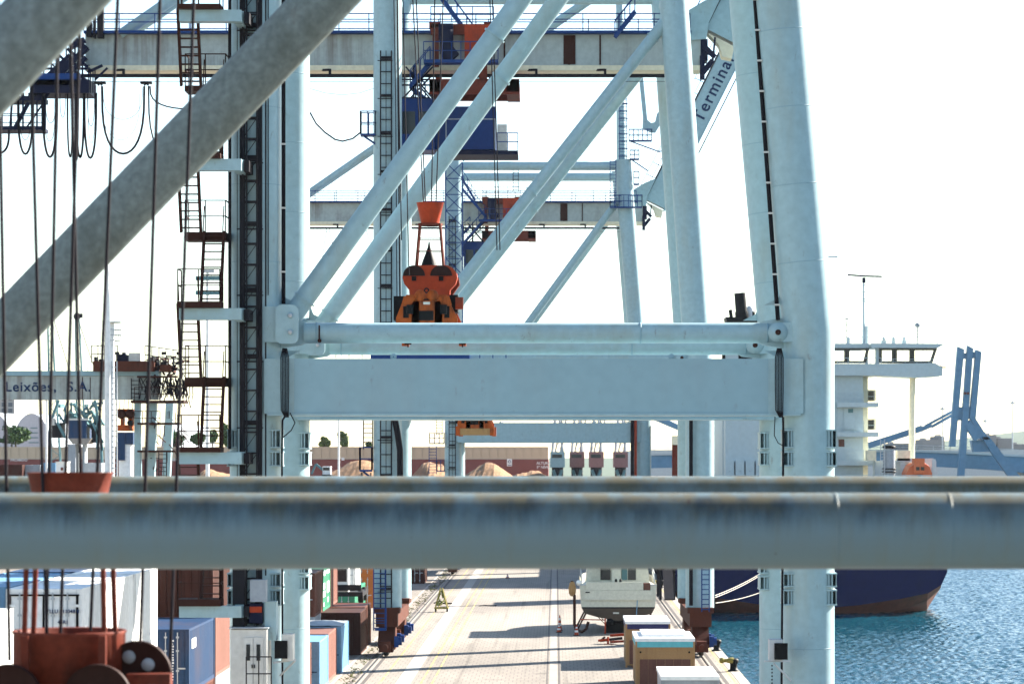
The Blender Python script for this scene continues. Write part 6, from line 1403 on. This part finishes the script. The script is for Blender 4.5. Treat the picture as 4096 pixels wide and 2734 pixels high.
for i in range(len(xs)-1): railing(r_, P(xs[i], yt_[i]-9, DBr+1.6), P(xs[i+1], yt_[i+1]-9, DBr+1.6), 1.0, 3, .05)
r_.build('railing', 'bridge_pale', bd)
for x in (2760, 3250, 4080): MB().span((PX(x, DBr+6), DBr+4, -6), (PX(x, DBr+6)+3, DBr+12, PZ(1866, DBr+6))).build('pier', 'bridge_pale', bd)
# far embankment with road, low buildings, light masts
MB().span((20, 700, -6), (500, 900, PZ(1800, 760))).build('embankment', 'bridge_pale', kind='structure')
for i, (x0, x1, y0_, lb) in enumerate(((3690, 3770, 1757, 'long low grey building on the skyline left of the pylon'), (3750, 3778, 1744, 'small tower block on the skyline left of the pylon'), (3945, 3985, 1738, 'dark block on the skyline just right of the pylon'), (3990, 4050, 1752, 'stepped dark building on the skyline near the right edge'), (4000, 4045, 1768, 'low dark building under the stepped one'), (4055, 4140, 1775, 'low building at the right edge of the skyline'), (3560, 3700, 1772, 'low long building behind the bridge wing post'))):
    d_ = 980+i*5; t = thing('skyline_building', lb, 'building', (PX((x0+x1)/2, d_), d_, -3), 'skyline buildings')
    MB().span((PX(x0, d_), d_, -3), (PX(x1, d_), d_+20, PZ(y0_, d_))).build('wall', 'house_dark', t); MB().span((PX(x0+6, d_), d_+4, PZ(y0_, d_)), (PX(x0+20, d_), d_+12, PZ(y0_-7, d_))).build('roof_house', 'house', t)
for x, yt, lb in ((4050, 1612, 'tall thin light mast near the right edge'), (3770, 1636, 'thin light mast left of the blue pylon'), (3941, 1685, 'light mast with arms right of the blue pylon')):
    d_ = 800; t = thing('light_mast', lb, 'mast', (PX(x, d_), d_, -3), 'light masts on the far shore')
    MB().tube((PX(x, d_), d_, -3), (PX(x, d_), d_, PZ(yt, d_)), .22, .14, n=8).build('pole', 'c_grey', t); MB().bar((PX(x-14, d_), d_, PZ(yt, d_)), (PX(x+14, d_), d_, PZ(yt, d_)), .35, .3).lathe((PX(x, d_), d_, PZ(yt-3, d_)), [(0, -.4), (.5, -.1), (.3, .3), (0, .4)], 10).build('lamp_crown', 'c_grey', t)

# ------------------------------------------------------------------ sea haze over the harbour
hz = MB().span((-2600, -30, -10), (2600, 2700, 75))
o = hz.build('haze', 'black', kind='stuff'); o['label'] = 'thin pale sea haze over the harbour'
m = bpy.data.materials.new('haze_air'); m.use_nodes = True; n_ = m.node_tree.nodes; n_.clear()
vo = n_.new('ShaderNodeVolumePrincipled'); out = n_.new('ShaderNodeOutputMaterial')
vo.inputs['Color'].default_value = (.72, .85, 1.0, 1); vo.inputs['Density'].default_value = .000025; vo.inputs['Anisotropy'].default_value = .35
m.node_tree.links.new(vo.outputs[0], out.inputs['Volume']); o.data.materials.clear(); o.data.materials.append(m)
